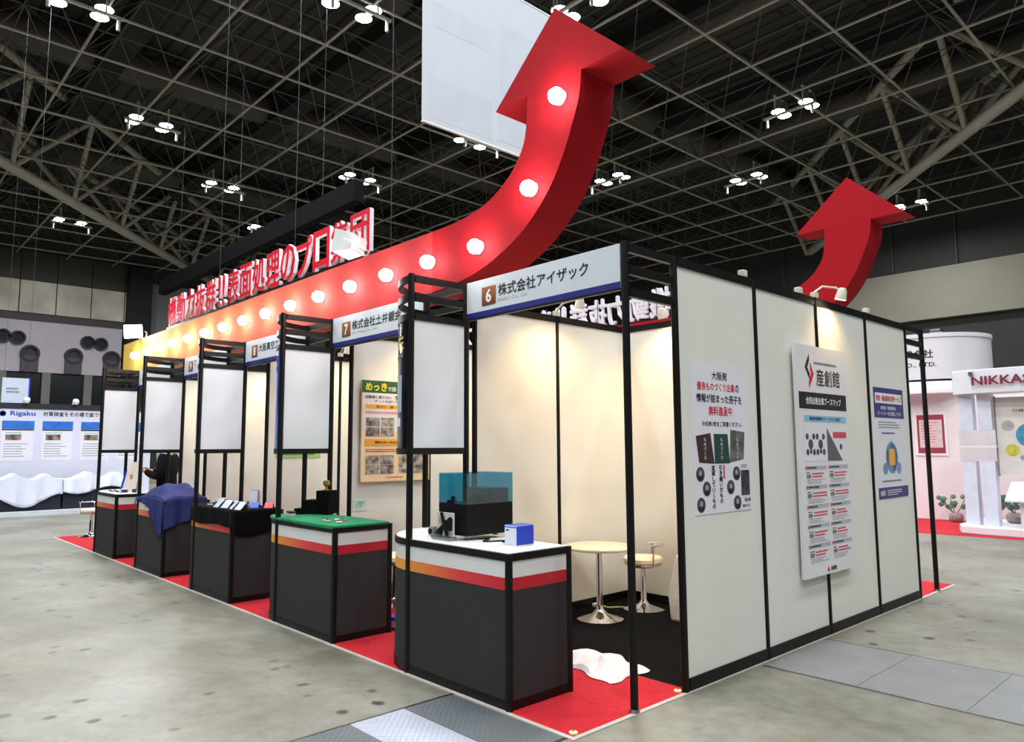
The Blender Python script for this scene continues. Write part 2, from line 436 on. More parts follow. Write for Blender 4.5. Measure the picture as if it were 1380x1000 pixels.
# ---- hall lamps: clusters of four
def make_cluster():
    t = thing('ceiling_light', 'cluster of four high bay lamps on a bar below the roof grid', 'ceiling light', (0,0,0), 0, 'hall lamp clusters in the roof')
    b = MB().box(-1.15, 1.15, -.62, -.5, -.32, -.24); 
    for x in (-.62, .62): b.box(x - .03, x + .03, -.62, .35, .60, .66); b.box(x - .03, x + .03, -.60, -.54, -.24, .6)
    b.build('bar', mat('lamp_bar', (214, 214, 210), .5, .1), t)
    for x in (-.62, .62):
        for y in (-.3, .3):
            l = MB().lathe([(.05, .62), (.12, .6), (.16, .34), (.27, .05), (.31, 0), (.28, 0), (.13, .3)], (x, y, 0), 16).build('lamp', mat('lamp_shell', (150, 152, 154), .4, .4), t, True)
            MB().lathe([(.275, .002), (.275, .03)], (x, y, 0), 16).build('bulb', LAMPG, l)
    for x in (-1.0, 1.0): MB().cyl((x, -.56, -.7), (x, -.56, -.28), .06, n=8).build('hanger_weight', mat('lamp_bar', (214, 214, 210), .5, .1), t)
    return t
VIEW_L = [(-31.2, 5.5, 1), (-37, 10.9, 1), (-49.7, 6.2, 1), (-30.9, 15.9, 1), (-17.5, 7.7, 1), (-23, 17.5, 1), (-11.1, 25.6, 0),
          (-16.7, 31.7, 0), (-21.7, 26.2, 0), (-12.3, 43, 0), (-23.4, 1.1, 1), (-12.4, 13.2, 0)]
OFF_L = [(-12, 1.4, 0), (-6.3, 7.3, 0), (-.6, 13.2, 0), (-.6, 1.4, 0), (5.1, 7.3, 0), (-6.3, -4.5, 0), (5.1, -4.5, 0), (-.6, -10.4, 0), (-12, -10.4, 0),
         (10.8, 1.4, 0), (10.8, -10.4, 0), (-17.7, -4.5, 0), (-6.3, -16.3, 0), (5.1, -16.3, 0), (-29.1, -4.5, 0), (5.1, 19.1, 0), (16.5, -4.5, 0), (-43, 16, 1), (-.6, 25, 0)]
c0 = make_cluster()
for i, (x, y, q) in enumerate(VIEW_L + OFF_L):
    o = c0 if i == 0 else copy_tree(c0)
    o.location = (x, y, 15.95); o.rotation_euler = (0, 0, PI / 2 if q else 0)
    light('AREA', 'lamp_light', o, (0, 0, -.36), HALL_W, (.95, .98, 1), (0, 0, -1), 1.6)

# long dark sign box hanging far behind, and the white banner
t = thing('hanging_sign_box', 'long dark sign box hanging in the hall behind the red lettering', 'sign', (-22, 6, 8.05))
MB().box(-8, 8, -.15, .15, 0, .58).build('box', mat('dark_sign', (9, 9, 11), .8, spec=.1), t)
for x in (-6, 0, 6): MB().cyl((x, 0, .58), (x, 0, 7.95), .006, n=5).build('wire', WIRE, t)
t = thing('hanging_banner', 'large white banner hanging from the roof behind the arrow tip', 'banner', (-6, 2.32, 6.39), PI / 2)
MB().box(0, 3.1, -.008, .008, 0, 2.84).build('sheet', mat('banner_cloth', (196, 203, 212), .7, 0, .03, 1), t)
for z in (0, 2.84): MB().cyl((0, 0, z), (3.1, 0, z), .02, n=8).build('rod', WHITE, t)
FAINT = mat('banner_faint_print', (192, 199, 209), .7, 0, .04, 2)
for x0, x1, z0, z1 in ((.14, 1.4, .1, .75), (1.55, 2.9, .14, .8), (1.6, 2.9, 1.0, 2.2), (.2, 1.35, 1.6, 2.0)): block(t, FAINT, x0, x1, z0, z1, -.009)
for x in (.1, 3.0): MB().cyl((x, 0, 2.84), (x, 0, 9.6), .006, n=5).build('wire', WIRE, t)

# ================================================================== CARPETS
b = MB(); b.box(-11.9, 0, -1.0, .05, 0, CP); b.box(-11.9, 0, 3.91, 4.95, 0, CP); b.box(-11.9, -9.9, .05, 3.91, 0, CP)
tag(b.build('red_carpet', REDC), 'bright red carpet laid along the fronts of the counters', 'carpet')
tag(MB().box(-9.9, 0, .05, 3.91, 0, CP).build('black_carpet', BLKC), 'black carpet on the floor inside the booths', 'carpet')
TAPE = mat('carpet_edge_tape', (176, 172, 164), .6, 0, .08)
tag(MB().box(-11.92, .03, -1.03, -1.0, 0, .005).build('trim_1', TAPE), kind='structure')
tag(MB().box(0, .03, -1.0, 4.95, 0, .005).build('trim_2', TAPE), kind='structure')

# ================================================================== BOOTH FRAME
def post(parent, x, y, z0, z1, name='post', r=.0235):
    return MB().cyl((x, y, z0), (x, y, z1), r, n=8, ph=PI / 8).build(name, BLACK, parent)
def partition(label, loc, rz, n, posts, name='partition_wall'):
    t = thing(name, label, 'partition', loc, rz)
    for i in range(n):
        MB().box(i * M + .022, (i + 1) * M - .022, -.008, .008, .075, H - .06).build('panel', PANEL, t)
        MB().box(i * M + .022, (i + 1) * M - .022, -.018, .018, H - .06, H).build('top_rail', BLACK, t)
        MB().box(i * M + .022, (i + 1) * M - .022, -.018, .018, .0, .075).build('bottom_rail', BLACK, t)
    for i in posts: post(t, i * M, 0, 0, H + .004)
    return t
endw = partition('white panelled end wall with posters facing the side aisle', (0, 0, CP), PI / 2, 4, range(5), 'end_wall')
for k in range(1, 6):
    lab = 'white partition between booths number %d and %d' % (5 + k, 6 + k) if k < 5 else 'white partition at the far end beyond booth number 10'
    partition(lab, (-2 * M * k, 0, CP), PI / 2, 2, range(3))
for k in range(5):
    partition('white back partition of booth number %d' % (6 + k), (-2 * M * (k + 1), 2 * M, CP), 0, 2, [1])
# corner frames at the ends of the end wall
def corner(label, y, ya, yb):
    t = thing('corner_frame', label, 'frame', (0, y, CP))
    post(t, 0, 0, 0, H + .004)
    for z in (H - .03, H - .165, H - .30): MB().box(-.016, .016, ya, yb, z - .026, z + .026).build('rail', BLACK, t)
    MB().cyl((0, 0, 0), (0, 0, .02), .03, n=10).build('foot', STEEL, t)
corner('black corner post with three short rails beside the sign of booth 6', YP, .024, -YP - .024)
corner('black corner post with three short rails at the rear end of the poster wall', 4.455, -.471, -.024)
for k in range(1, 6):
    t = thing('rear_post', 'black post carrying the rear red beam', 'post', (-2 * M * k, 4.3, CP), 0, 'rear beam posts')
    post(t, 0, 0, 0, H); MB().cyl((0, 0, 0), (0, 0, .015), .035, n=10).build('foot', BLACK, t)

# ---- display towers: quarter round in plan, white side panel facing right
ARC = [(-.495 * math.sin(a), .495 - .495 * math.cos(a)) for a in [PI / 2 * i / 12 for i in range(13)]]   # from front post round to left post
HP0, HP1 = 1.47, 2.37
def arc_band(r0_, r1_, z0, z1, name, m, parent, n=14):
    b = MB(); vs = []
    for i in range(n + 1):
        a = PI / 2 * i / n
        for r in (r0_, r1_):
            for z in (z0, z1): vs.append((-r * math.sin(a), .495 - r * math.cos(a), z))
    fs = []
    for i in range(n):
        o = i * 4; fs += [(o, o+1, o+5, o+4), (o+2, o+6, o+7, o+3), (o+1, o+3, o+7, o+5), (o, o+4, o+6, o+2)]
    fs += [(0, 2, 3, 1), (n*4, n*4+1, n*4+3, n*4+2)]
    return b.add(vs, fs).build(name, m, parent, True)
CURV = [mat('tower_gloss_black', (16, 18, 24), .15, 0, .1), mat('tower_gloss_blue', (30, 60, 170), .15, 0, .1), mat('tower_gloss_pale', (206, 212, 222), .2, 0, .03)]
def tower(k):
    lab = ['black framed display tower with white side panel beside the machine counter',
           'black framed display tower with white side panel over the green cloth counter',
           'black framed display tower with white side panel over the black cloth counter',
           'black framed display tower with white side panel over the blue cloth counter',
           'black framed display tower with white side panel over the brochure counter'][k]
    t = thing('display_tower', lab, 'display tower', (-1.485 - 1.98 * k, YF, CP))
    post(t, 0, 0, 0, H); post(t, 0, .49, 0, H); post(t, -.495, .49, 0, H)
    for z in (H - .03, H - .165, H - .30):
        MB().box(-.015, .015, .024, .466, z - .024, z + .024).build('rail', BLACK, t)
        arc_band(.475, .503, z - .024, z + .024, 'curved_rail', BLACK, t)
        MB().box(-.471, -.024, .475, .505, z - .024, z + .024).build('rail', BLACK, t)
    MB().box(-.015, .015, -.02, .466, HP0 - .045, HP0).build('rail', BLACK, t)
    arc_band(.475, .503, HP0 - .045, HP0, 'curved_rail', BLACK, t)
    MB().box(-.005, .006, .024, .466, HP0, H - .324).build('panel', TOWERW, t)
    arc_band(.484, .498, HP0, H - .324, 'curved_panel', CURV[0 if k == 0 else 1 if k in (1, 3) else 2], t)
    if k == 0:      # print on the glossy black curved sheet
        GP = mat('gold_print', (214, 190, 60), .4); SP = mat('silver_print', (150, 168, 186), .3)
        def curved(body, m, a0, a1, z0, z1, r=.4985):
            vs, fs, _ = text_data(body, .02); b = MB()
            b.add([(-(r + e) * math.sin(a0 + (a1 - a0) * (1 - u)), .495 - (r + e) * math.cos(a0 + (a1 - a0) * (1 - u)), z0 + (z1 - z0) * v) for u, v, e in vs], fs)
            b.build('lettering', m, t, fix=False)
        curved('LINE', GP, .20, 1.2, 2.16, 2.25); curved('PRECISION', SP, .22, 1.0, 2.10, 2.13)
        def curved_rect(a0, a1, z0, z1, m, nm):
            b = MB(); b.grid(8, 1, lambda u, v: (-.499 * math.sin(a0 + (a1 - a0) * u), .495 - .499 * math.cos(a0 + (a1 - a0) * u), z0 + (z1 - z0) * v)); b.build(nm, m, t, solid=.0006)
        curved_rect(.25, 1.3, 1.72, 1.98, SP, 'printed_picture'); curved_rect(.3, .75, 1.62, 1.68, PAPER, 'sticker')
    return t
for k in range(5): tower(k)

# ---- fascia signs
GRAD6 = gradient('number_plate_brown', 'Z', 2.44, 2.66, [(0, (58, 22, 18)), (1, (168, 104, 60))])
NUM = ['six', 'seven', 'eight', 'nine', 'ten']
FLAB = ['white sign board with brown number six and long black company name', 'white sign board with brown number seven beside the tower over the green cloth',
        'white sign board with brown number eight above the black cloth counter', 'white sign board with brown number nine above the blue cloth counter', 'white sign board with number ten at the yellow end of the beam']
def fascia(k, jp, en, jw, ew):
    xl = -1.485 - 1.98 * k + .026; xr = (-.026 if k == 0 else -1.98 * k - .026); wd = xr - xl
    t = thing('fascia_sign', FLAB[k], 'sign', (xl, YP, 0))
    MB().box(0, wd, -.012, .012, 2.41, H).build('board', mat('sign_white', (204, 212, 220), .35, 0, .02), t)
    MB().box(0, wd, -.0135, -.012, 2.41, 2.45).build('stripe', NAVY, t)
    MB().box(0, wd, -.016, .016, 2.398, 2.41).build('edge', BLACK, t)
    s = 1.4 / 1.485
    pn = MB().box(.17, .32, -.015, -.012, 2.485, 2.62).build('number_plate', GRAD6, t, bevel=.004)
    lettering(pn, str(6 + k), WHITE, *((.215, .275) if k < 4 else (.19, .30)), 2.503, 2.602, -.0155, .03, name='numeral')
    if jp: lettering(t, jp, INK, .345, .345 + jw, 2.53, 2.62, -.0125, .018 if len(jp) > 1 else 0)
    if en: lettering(t, en, GINK, .345, .345 + ew, 2.487, 2.515, -.0125, 0)
fascia(0, '株式会社アイザック', 'ISAAC Co., Ltd.', .84, .30)
fascia(1, '株式会社土井鍍金', 'Doi Plating Co., Ltd.', .78, .42)
fascia(2, '大阪真空工業', '', .60, 0)
fascia(3, 'マ', '', .10, 0)
fascia(4, '', '', 0, 0)

# ================================================================== ARROW BEAMS
inner = [(-.81, 3.895), (-.833, 3.631), (-.90, 3.48), (-1.03, 3.353), (-1.251, 3.24), (-1.552, 3.185), (-1.9, 3.175)]
outer = [(-1.9, 2.684), (-1.506, 2.722), (-1.171, 2.806), (-.863, 2.953), (-.632, 3.153), (-.493, 3.352), (-.404, 3.539), (-.336, 3.714), (-.312, 3.89)]
def smooth_line(ps, n=5):
    out = []
    for i in range(len(ps) - 1):
        p0, p1, p2, p3 = ps[max(i-1,0)], ps[i], ps[i+1], ps[min(i+2,len(ps)-1)]
        for k in range(n):
            t_ = k / n
            out.append(tuple(.5 * (2*p1[c] + (p2[c]-p0[c])*t_ + (2*p0[c]-5*p1[c]+4*p2[c]-p3[c])*t_**2 + (3*p1[c]-p0[c]-3*p2[c]+p3[c])*t_**3) for c in (0, 1)))
    return out + [ps[-1]]
XL = -10.3
inn, outr = smooth_line(inner), smooth_line(outer)
BEAMG = gradient('beam_yellow_to_red', 'X', XL, -1.6, [(0, (226, 190, 70)), (.1, (228, 176, 76)), (.45, (218, 118, 76)), (.82, (200, 52, 50)), (1, (164, 14, 28))], .85)
def arrow(label, yf, yb, gradm, bulbs):
    t = thing('arrow_sign', label, 'arrow sign', (0, (yf + yb) / 2, H))
    ym = (yf + yb) / 2; a, c = yf - ym, yb - ym
    P = lambda y: (lambda x, z: (x, y, z - H))
    MB().box(XL, -1.9, min(a, c), max(a, c), .004, 3.175 - H).build('beam', gradm, t)
    # curved shaft as strips between inner and outer edge
    n = 40
    def samp(l, s):
        q = s * (len(l) - 1); i = min(int(q), len(l) - 2); f = q - i
        return (l[i][0] * (1 - f) + l[i+1][0] * f, l[i][1] * (1 - f) + l[i+1][1] * f)
    ri = inn[::-1]; b = MB(); vs = []
    for i in range(n + 1):
        s = i / n; o_, i_ = samp(outr, s), samp(ri, s)
        for (x, z) in (o_, i_):
            for y in (a, c): vs.append((x, y, z - H))
    fs = []
    for i in range(n):
        o = i * 4; fs += [(o, o+4, o+6, o+2), (o+1, o+3, o+7, o+5), (o, o+1, o+5, o+4), (o+2, o+6, o+7, o+3)]
    fs += [(0, 2, 3, 1), (n*4, n*4+1, n*4+3, n*4+2)]
    b.add(vs, fs).build('curved_shaft', RED, t, True)
    MB().prism([(-1.141, 3.895), (.03, 3.89), (-.54, 4.417)], P(a), P(c)).build('arrow_head', RED, t)
    if bulbs:
        pos = [(-.49, 3.76), (-.76, 3.21)] + [(-1.32 - .587 * i, 2.925) for i in range(15)]
        for x, z in pos:
            s = MB().cyl((x, a, z - H), (x, a - .012, z - H), .05, n=14).build('bulb_socket', WHITE, t, True)
            MB().lathe([(.001, -.055), (.03, -.046), (.05, -.022), (.055, 0), (.05, .022), (.03, .046), (.012, .054)], (x, a - .05, z - H), 16, (0, 1, 0)).build('globe_bulb', BULB, s, True)
            light('POINT', 'bulb_light', t, (x, a - .13, z - H), BULB_W, (1, .9, .84), size=.03)
    return t
arrow('front beam shading from yellow to red that curves up into an arrow, lit by bulbs', -.5, -.17, BEAMG, True)
arrow('plain red arrow curving up behind the end wall', 4.46, 4.13, RED, False)

# ---- big lettering on the beams
CH = ['機', '動', '力', '抜', '群', '!!', '表', '面', '処', '理', 'の', 'プ', 'ロ', '集', '団']
def letter_sign(label, loc, rz, lift):
    t = thing('letter_sign', label, 'sign', loc, rz)
    MB().box(-.05, 5.67, -.02, .06, 0, .04 + lift).build('rail', BLACK, t)
    for i, c in enumerate(CH):
        x0 = i * .374; wd = .35 if c not in ('!!',) else .22
        x0 += (.35 - wd) / 2
        zz = (.05 + lift, .47 + lift)
        l = lettering(t, c, mat('letter_side_white', (232, 232, 240), .35, 0, .02), x0, x0 + wd, *zz, .02, .02, .04, 'letter')
        lettering(l, c, LRED, x0 + .004, x0 + wd - .004, zz[0] + .004, zz[1] - .004, -.0215, .014, .004, 'letter_face')
    for i in range(6):
        MB().cyl((.2 + i * 1.05, .05, .02), (.2 + i * 1.05, .05, .46 + lift), .006, n=6).build('stay', STEEL, t)
    return t
letter_sign('row of big red Japanese letters with white edges along the front beam', (-8.66, -.33, 3.176), 0, .06)
letter_sign('row of big letters seen from behind, white backed, on the rear beam', (-3.0, 4.3, 3.176), PI, .0)
for x in (-2.95, -4.9, -7.1):
    t = thing('suspension_wire', 'thin steel wire running from the front beam up to the roof', 'wire', (x, -.2, 3.176), 0, 'wires above the front beam')
    MB().cyl((0, 0, .02), (0, 0, 12.7), .003, n=5).build('cable', WIRE, t); MB().lathe([(.02, 0), (.02, .03), (.008, .06)], (0, 0, 0), 8).build('anchor', STEEL, t)

# ---- floodlights on the beam
def flood(label, loc, aim, power, face):
    t = thing('floodlight', label, 'floodlight', loc)
    OFF = Vector((0, -.12, .11)); aim = Vector(aim).normalized(); q = Vector((0, -1, 0)).rotation_difference(aim)
    def T(v): return tuple(q @ (Vector(v) * .85) + OFF)
    b = MB(); fr = [(-.15, -.14, -.12), (.15, -.14, -.12), (.15, -.14, .12), (-.15, -.14, .12)]; bk = [(-.11, .06, -.085), (.11, .06, -.085), (.11, .06, .085), (-.11, .06, .085)]
    b.add([T(v) for v in fr + bk], [(4, 5, 6, 7), (0, 4, 5, 1), (1, 5, 6, 2), (2, 6, 7, 3), (3, 7, 4, 0)])
    b.build('housing', mat('flood_white', (214, 222, 224), .4, .1), t, solid=.006)
    b = MB(); b.add([T(v) for v in ((-.135, -.125, -.105), (.135, -.125, -.105), (.135, -.125, .105), (-.135, -.125, .105))], [(0, 1, 2, 3)])
    b.build('lens', FLOODG if face else mat('flood_glass', (120, 128, 134), .1, .2), t, solid=.003)
    b = MB(); b.add([T(v) for v in ((-.09, .061, -.07), (.09, .061, -.07), (.09, .061, .07), (-.09, .061, .07), (-.06, .13, -.05), (.06, .13, -.05), (.06, .13, .05), (-.06, .13, .05))],
          [(3,2,1,0),(4,5,6,7),(0,1,5,4),(1,2,6,5),(2,3,7,6),(3,0,4,7)]); b.build('ballast', mat('flood_white', (214, 222, 224), .4, .1), t)
    MB().tube([T((-.17, 0, 0)), T((-.17, .1, -.02)), (-.02, .02, 0), (.02, .02, 0), T((.17, .1, -.02)), T((.17, 0, 0))], .011).build('bracket', mat('flood_white', (214, 222, 224), .4, .1), t, True)
    MB().lathe([(.04, 0), (.04, .012), (.012, .02), (.012, .03)], (0, .02, -.001), 10).build('clamp', STEEL, t, True)
    if power: light('SPOT', 'flood_light', t, OFF + aim * .15, power, (.86, .93, 1), aim, .08, 120, .6)
flood('white floodlight beside the last big red letter', (-2.98, -.46, 3.178), (-.9, -.42, .1), 30, False)
flood('glaring floodlight at the yellow end of the beam', (-9.5, -.44, 3.178), (.86, -.5, -.1), 110, True)

# ---- arm spotlights on the walls
def spot(label, loc, rz, out=.42, side=-.14, group=None, power=SPOT_W, drop=.05):
    """clamped on a wall top; arm reaches towards local -Y, lamp shines back at the wall"""
    t = thing('arm_spotlight', label, 'spotlight', loc, rz, group)
    SW = mat('spot_white', (216, 212, 196), .4, 0, .03)
    MB().box(-.03, .03, -.024, .024, .001, .05).build('clamp', SW, t, bevel=.006)
    MB().tube([(0, 0, .05), (side * .3, -out * .3, drop + .05), (side * .8, -out * .8, drop + .04), (side, -out, drop)], .009).build('arm', SW, t, True)
    ax = Vector((0, .25, -.95)).normalized(); c = Vector((side, -out, drop))
    MB().lathe([(.014, -.04), (.027, -.036), (.038, -.01), (.044, .04), (.047, .06), (.043, .06), (.035, .015)], c, 14, ax).build('lamp_head', SW, t, True)
    MB().lathe([(.04, .045), (.04, .05)], c, 14, ax).build('bulb', SPOTG, t)
    light('SPOT', 'spot_light', t, c + ax * .085, power, (1, .60, .24), ax, .04, 140, .9)
WH = ['above the round white table', 'above the yellow plating poster', 'behind the black cloth counter', 'behind the blue cloth counter', 'behind the person in the suit']
for k in range(1, 6):
    spot('white arm spotlight on the side partition %s' % WH[k - 1], (-2 * M * k, M, H + CP), PI / 2)
for k in range(5):
    spot('white arm spotlight on the back partition %s' % WH[k], (-2 * M * k - 1.3, 2 * M, H + CP), 0, .2, -.06)
spot('white arm spotlight shining down the poster wall above the floor map board', (0, 2 * M + .02, H + CP), PI / 2, .15, .18, None, 18)
for y, n in ((.86, 'above the booklet poster'), (1.72, 'beside the tall map board'), (3.05, 'above the navy banded poster')):
    spot('white lamp top peeping over the poster wall rail %s' % n, (0, y, H + CP), -PI / 2, .2, 0, None, SPOT_W, -.06)

# ================================================================== COUNTERS
STRIPE = gradient('stripe_orange_red', 'X', -.5, .99, [(0, (222, 178, 40)), (.3, (226, 150, 60)), (.7, (214, 60, 62)), (1, (190, 26, 44))])
REDSTR = mat('stripe_red', (184, 22, 44), .5)
HC = .865
CW = mat('counter_white', (214, 217, 216), .4, 0, .02, 4)
def make_counter(k):
    lab = ['dark grey counter with orange to red stripe carrying a black machine', 'dark grey counter with orange to red stripe under a green cloth',
           'dark grey counter with orange to red stripe under a black cloth', 'dark grey counter with orange to red stripe under a blue cloth',
           'dark grey counter with orange to red stripe scattered with brochures'][k]
    t = thing('counter', lab, 'counter', (-1.485 - 1.98 * k, YF, CP))
    arcp = [(-.495 * math.sin(a), .495 - .495 * math.cos(a)) for a in [PI / 2 * i / 14 for i in range(15)]]
    ol = [(.99, 0), (.99, .495), (-.495, .495)] + arcp[::-1][1:]
    F = lambda z: (lambda x, y: (x, y, z))
    MB().prism(ol, F(HC - .006), F(HC)).build('worktop', CW, t)
    def shr(d): return [(min(x, .99 - d) if x > 0 else x, y) for x, y in ol]
    e = MB()
    e.box(0, 1.0, -.012, .012, HC - .045, HC - .004); e.box(.978, 1.002, -.012, .5, HC - .045, HC - .004)
    e.build('edge_rail', BLACK, t); arc_band(.483, .507, HC - .045, HC - .004, 'curved_edge_rail', BLACK, t)
    post(t, .99, 0, 0, HC - .004); post(t, .99, .495, 0, HC - .004)
    MB().box(.02, .97, -.006, .006, .725, HC - .045).build('white_panel', CW, t)
    MB().box(.02, .97, -.007, .007, .655, .725).build('stripe', STRIPE, t)
    MB().box(.02, .97, -.006, .006, .05, .655).build('grey_panel', GREY, t)
    MB().box(.02, .97, -.012, .012, 0, .05).build('base_rail', BLACK, t)
    MB().box(.984, .996, .02, .475, .725, HC - .045).build('white_panel', CW, t)
    MB().box(.983, .997, .02, .475, .655, .725).build('stripe', REDSTR, t)
    MB().box(.984, .996, .02, .475, .05, .655).build('grey_panel', GREY, t)
    MB().box(.978, 1.002, .02, .475, 0, .05).build('base_rail', BLACK, t)
    arc_band(.488, .5, .725, HC - .045, 'curved_white_panel', CW, t)
    arc_band(.487, .501, .655, .725, 'curved_stripe', STRIPE, t)
    arc_band(.488, .5, .05, .655, 'curved_grey_panel', GREY, t)
    arc_band(.483, .505, 0, .05, 'curved_base_rail', BLACK, t)
    return t
for k in range(5): make_counter(k)
TOP = HC + CP
def CX(k, x): return -1.485 - 1.98 * k + x

# ================================================================== THINGS ON COUNTERS AND IN BOOTH 6
def acrylic(name, col, gl=.10):
    m = bpy.data.materials.new(name); m.use_nodes = True; nt = m.node_tree; nt.nodes.remove(nt.nodes['Principled BSDF'])
    tr = nt.nodes.new('ShaderNodeBsdfTransparent'); tr.inputs[0].default_value = (*col, 1)
    g = nt.nodes.new('ShaderNodeBsdfGlossy'); g.inputs['Roughness'].default_value = .05
    mx = nt.nodes.new('ShaderNodeMixShader'); mx.inputs[0].default_value = gl
    nt.links.new(tr.outputs[0], mx.inputs[1]); nt.links.new(g.outputs[0], mx.inputs[2]); nt.links.new(mx.outputs[0], nt.nodes['Material Output'].inputs[0])
    return m
BLUEA = acrylic('blue_acrylic', (.42, .76, .88)); CLEAR = acrylic('clear_plastic', (.93, .96, .97), .12)
MBLK = mat('machine_black', (10, 10, 11), .5, 0, .1, spec=.2)
MACHW = mat('instrument_white', (206, 206, 200), .4, .1, .05)
BLUE = mat('blue_card', (28, 62, 190), .4, 0, .04)

# machine with blue acrylic cover
t = thing('display_machine', 'black desktop machine under a blue transparent cover', 'machine', (-1.39, -.81, TOP))
MB().box(.13, .30, .0, .41, .03, .235).build('cabinet', MBLK, t, bevel=.004)
MB().box(.0, .13, .0, .41, .17, .235).build('cabinet_arm', MBLK, t, bevel=.004)
cb = MB()
for x0, x1, y0, y1 in ((0, .30, 0, .005), (0, .30, .405, .41), (0, .005, .005, .405), (.295, .30, .005, .405)): cb.box(x0, x1, y0, y1, .235, .43)
cb.box(0, .30, 0, .41, .43, .435); cb.build('cover', BLUEA, t)
for x, y in ((.03, .03), (.27, .03), (.27, .38), (.15, .38)):
    MB().lathe([(.02, 0), (.02, .006), (.008, .012), (.008, .03)], (x, y, 0), 10).build('foot', STEEL, t, True)
MB().box(.02, .28, .22, .39, .235, .33).build('inner_unit', mat('inner_unit', (40, 42, 48), .5), t, bevel=.004)
MB().box(.20, .26, .10, .18, .235, .29).build('inner_head', MBLK, t, bevel=.003)
MB().cyl((.06, .08, .235), (.06, .08, .275), .015, n=10).build('knob', MBLK, t, True)
MB().box(.05, .11, .03, .07, .2355, .252).build('indicator', PINK, t)
t = thing('robot_gripper', 'white and black gripper instrument standing before the machine', 'instrument', (-1.345, -.845, TOP)); t.scale = (1.35, 1, 1.15)
MB().box(.0, .13, -.012, .0, .02, .155).build('back_plate', MACHW, t, bevel=.003)
MB().box(-.005, .135, -.05, .012, 0, .02).build('base', STEEL, t, bevel=.003)
MB().bar((.02, -.02, .045), (.12, -.02, .125), .016, .022).build('arm', MBLK, t)
MB().bar((.045, -.024, .155), (.09, -.024, .025), .012, .014).build('arm', MBLK, t)
MB().box(.075, .125, -.038, -.014, .055, .115).build('motor', MBLK, t, bevel=.004)
MB().box(.018, .05, -.016, -.012, .09, .13).build('dial', mat('dial_grey', (150, 152, 150), .4), t, bevel=.002)
MB().box(.012, .045, -.04, -.012, .03, .05).build('jaw', MBLK, t, bevel=.003)
t = thing('square_gauge', 'small grey square gauge with a round dark lens beside the gripper', 'gauge', (-1.47, -.84, TOP))
MB().box(0, .055, 0, .05, .012, .07).build('body', mat('gauge_grey', (146, 146, 140), .4, .3), t, bevel=.004)
MB().cyl((.028, -.008, .04), (.028, 0, .04), .018, n=14).build('lens', MBLK, t)
for x in (.008, .047): MB().cyl((x, .025, 0), (x, .025, .012), .007, n=8).build('foot', STEEL, t)
t = thing('water_bottle', 'clear plastic water bottle with blue label behind the machine', 'bottle', (-1.46, -.70, TOP))
MB().lathe([(.028, 0), (.031, .01), (.031, .05), (.029, .06), (.031, .07), (.031, .13), (.02, .165), (.012, .18), (.012, .195)], (0, 0, 0), 16).build('body', CLEAR, t, True)
MB().lathe([(.0315, .035), (.0315, .085)], (0, 0, 0), 16).build('label', BLUE, t, True)
MB().lathe([(.0315, .10), (.0315, .125)], (0, 0, 0), 16).build('upper_band', BLUE, t, True)
MB().lathe([(.014, .19), (.014, .21)], (0, 0, 0), 12).build('cap', WHITE, t, True)
t = thing('product_box', 'small white box with bright blue side near the counter corner', 'box', (-.80, -.74, TOP))
MB().box(0, .105, 0, .15, 0, .122).build('carton', mat('carton_white', (214, 220, 230), .5), t, bevel=.002)
MB().box(.105, .107, .004, .15, .004, .118).build('blue_side', BLUE, t)
MB().box(0, .105, -.001, 0, .108, .114).build('blue_line', BLUE, t)
MB().box(.012, .04, -.0012, 0, .088, .096).build('mark', INK, t)
MB().box(0, .105, .0, .15, .122, .123).build('lid', BLUE, t)
t = thing('cable', 'thin dark cable lying on the machine counter', 'cable', (-1.0, -.7, TOP))
MB().tube([(-.1 + .02 * i, .06 * math.sin(i * .8), .005) for i in range(12)], .005).build('wire', MBLK, t, True); MB().box(.11, .15, .02, .05, 0, .015).build('plug', MBLK, t)

# booth 7: green cloth, stepped stand, trophy, parts
def cloth(name, label, k, m, hf, fl, rl, x0=-.30, x1=1.0, y0=-.014, y1=.48, nx=46, ny=22, ns=14, wave=.012, seed=0):
    t = thing(name, label, 'cloth', (CX(k, 0), YF, TOP))
    b = MB(); rows = []
    rnd = random.Random(seed); ph = [rnd.uniform(0, 6) for _ in range(4)]
    X = [x0 + (x1 - x0) * i / nx for i in range(nx + 1)]; Y = [y0 + (y1 - y0) * j / ny for j in range(ny + 1)]
    def lim(x, y):     # keep within the rounded end of the top
        if x < 0:
            yy = .495 - math.sqrt(max(0, .507**2 - x * x)); return max(y, yy)
        return y
    b.grid(nx, ny, lambda u, v: (x0 + (x1 - x0) * u, lim(x0 + (x1 - x0) * u, y0 + (y1 - y0) * v), .005 + hf(x0 + (x1 - x0) * u, y0 + (y1 - y0) * v)))
    def front(u, v):
        x = x0 + (x1 - x0) * u; d = fl(x) * v; wv = wave * v * (1 + math.sin(x * 21 + ph[0]) + .5 * math.sin(x * 47 + ph[1]))
        y = lim(x, y0); return (x, y - .004 * min(1, v * 8) - wv, .005 + hf(x, y0) * (1 - v) - d)
    def right(u, v):
        y = y0 + (y1 - y0) * u; d = rl(y) * v; wv = wave * v * (1 + math.sin(y * 25 + ph[2]) + .5 * math.sin(y * 41 + ph[3]))
        return (x1 + .006 * min(1, v * 8) + wv, y - (.004 * min(1, v * 8) if u == 0 else 0), .005 + hf(x1, y) * (1 - v) - d)
    b.grid(nx, ns, front); b.grid(ny, ns, right)
    o = b.build('fabric', m, t, True, solid=.003)
    return t
SQ = lambda a, lo, hi: max(0., min(1., (a - lo) / (hi - lo)))
GREEN = mat('green_felt', (0, 118, 74), .9, 0, .1, 20, .3, 200)
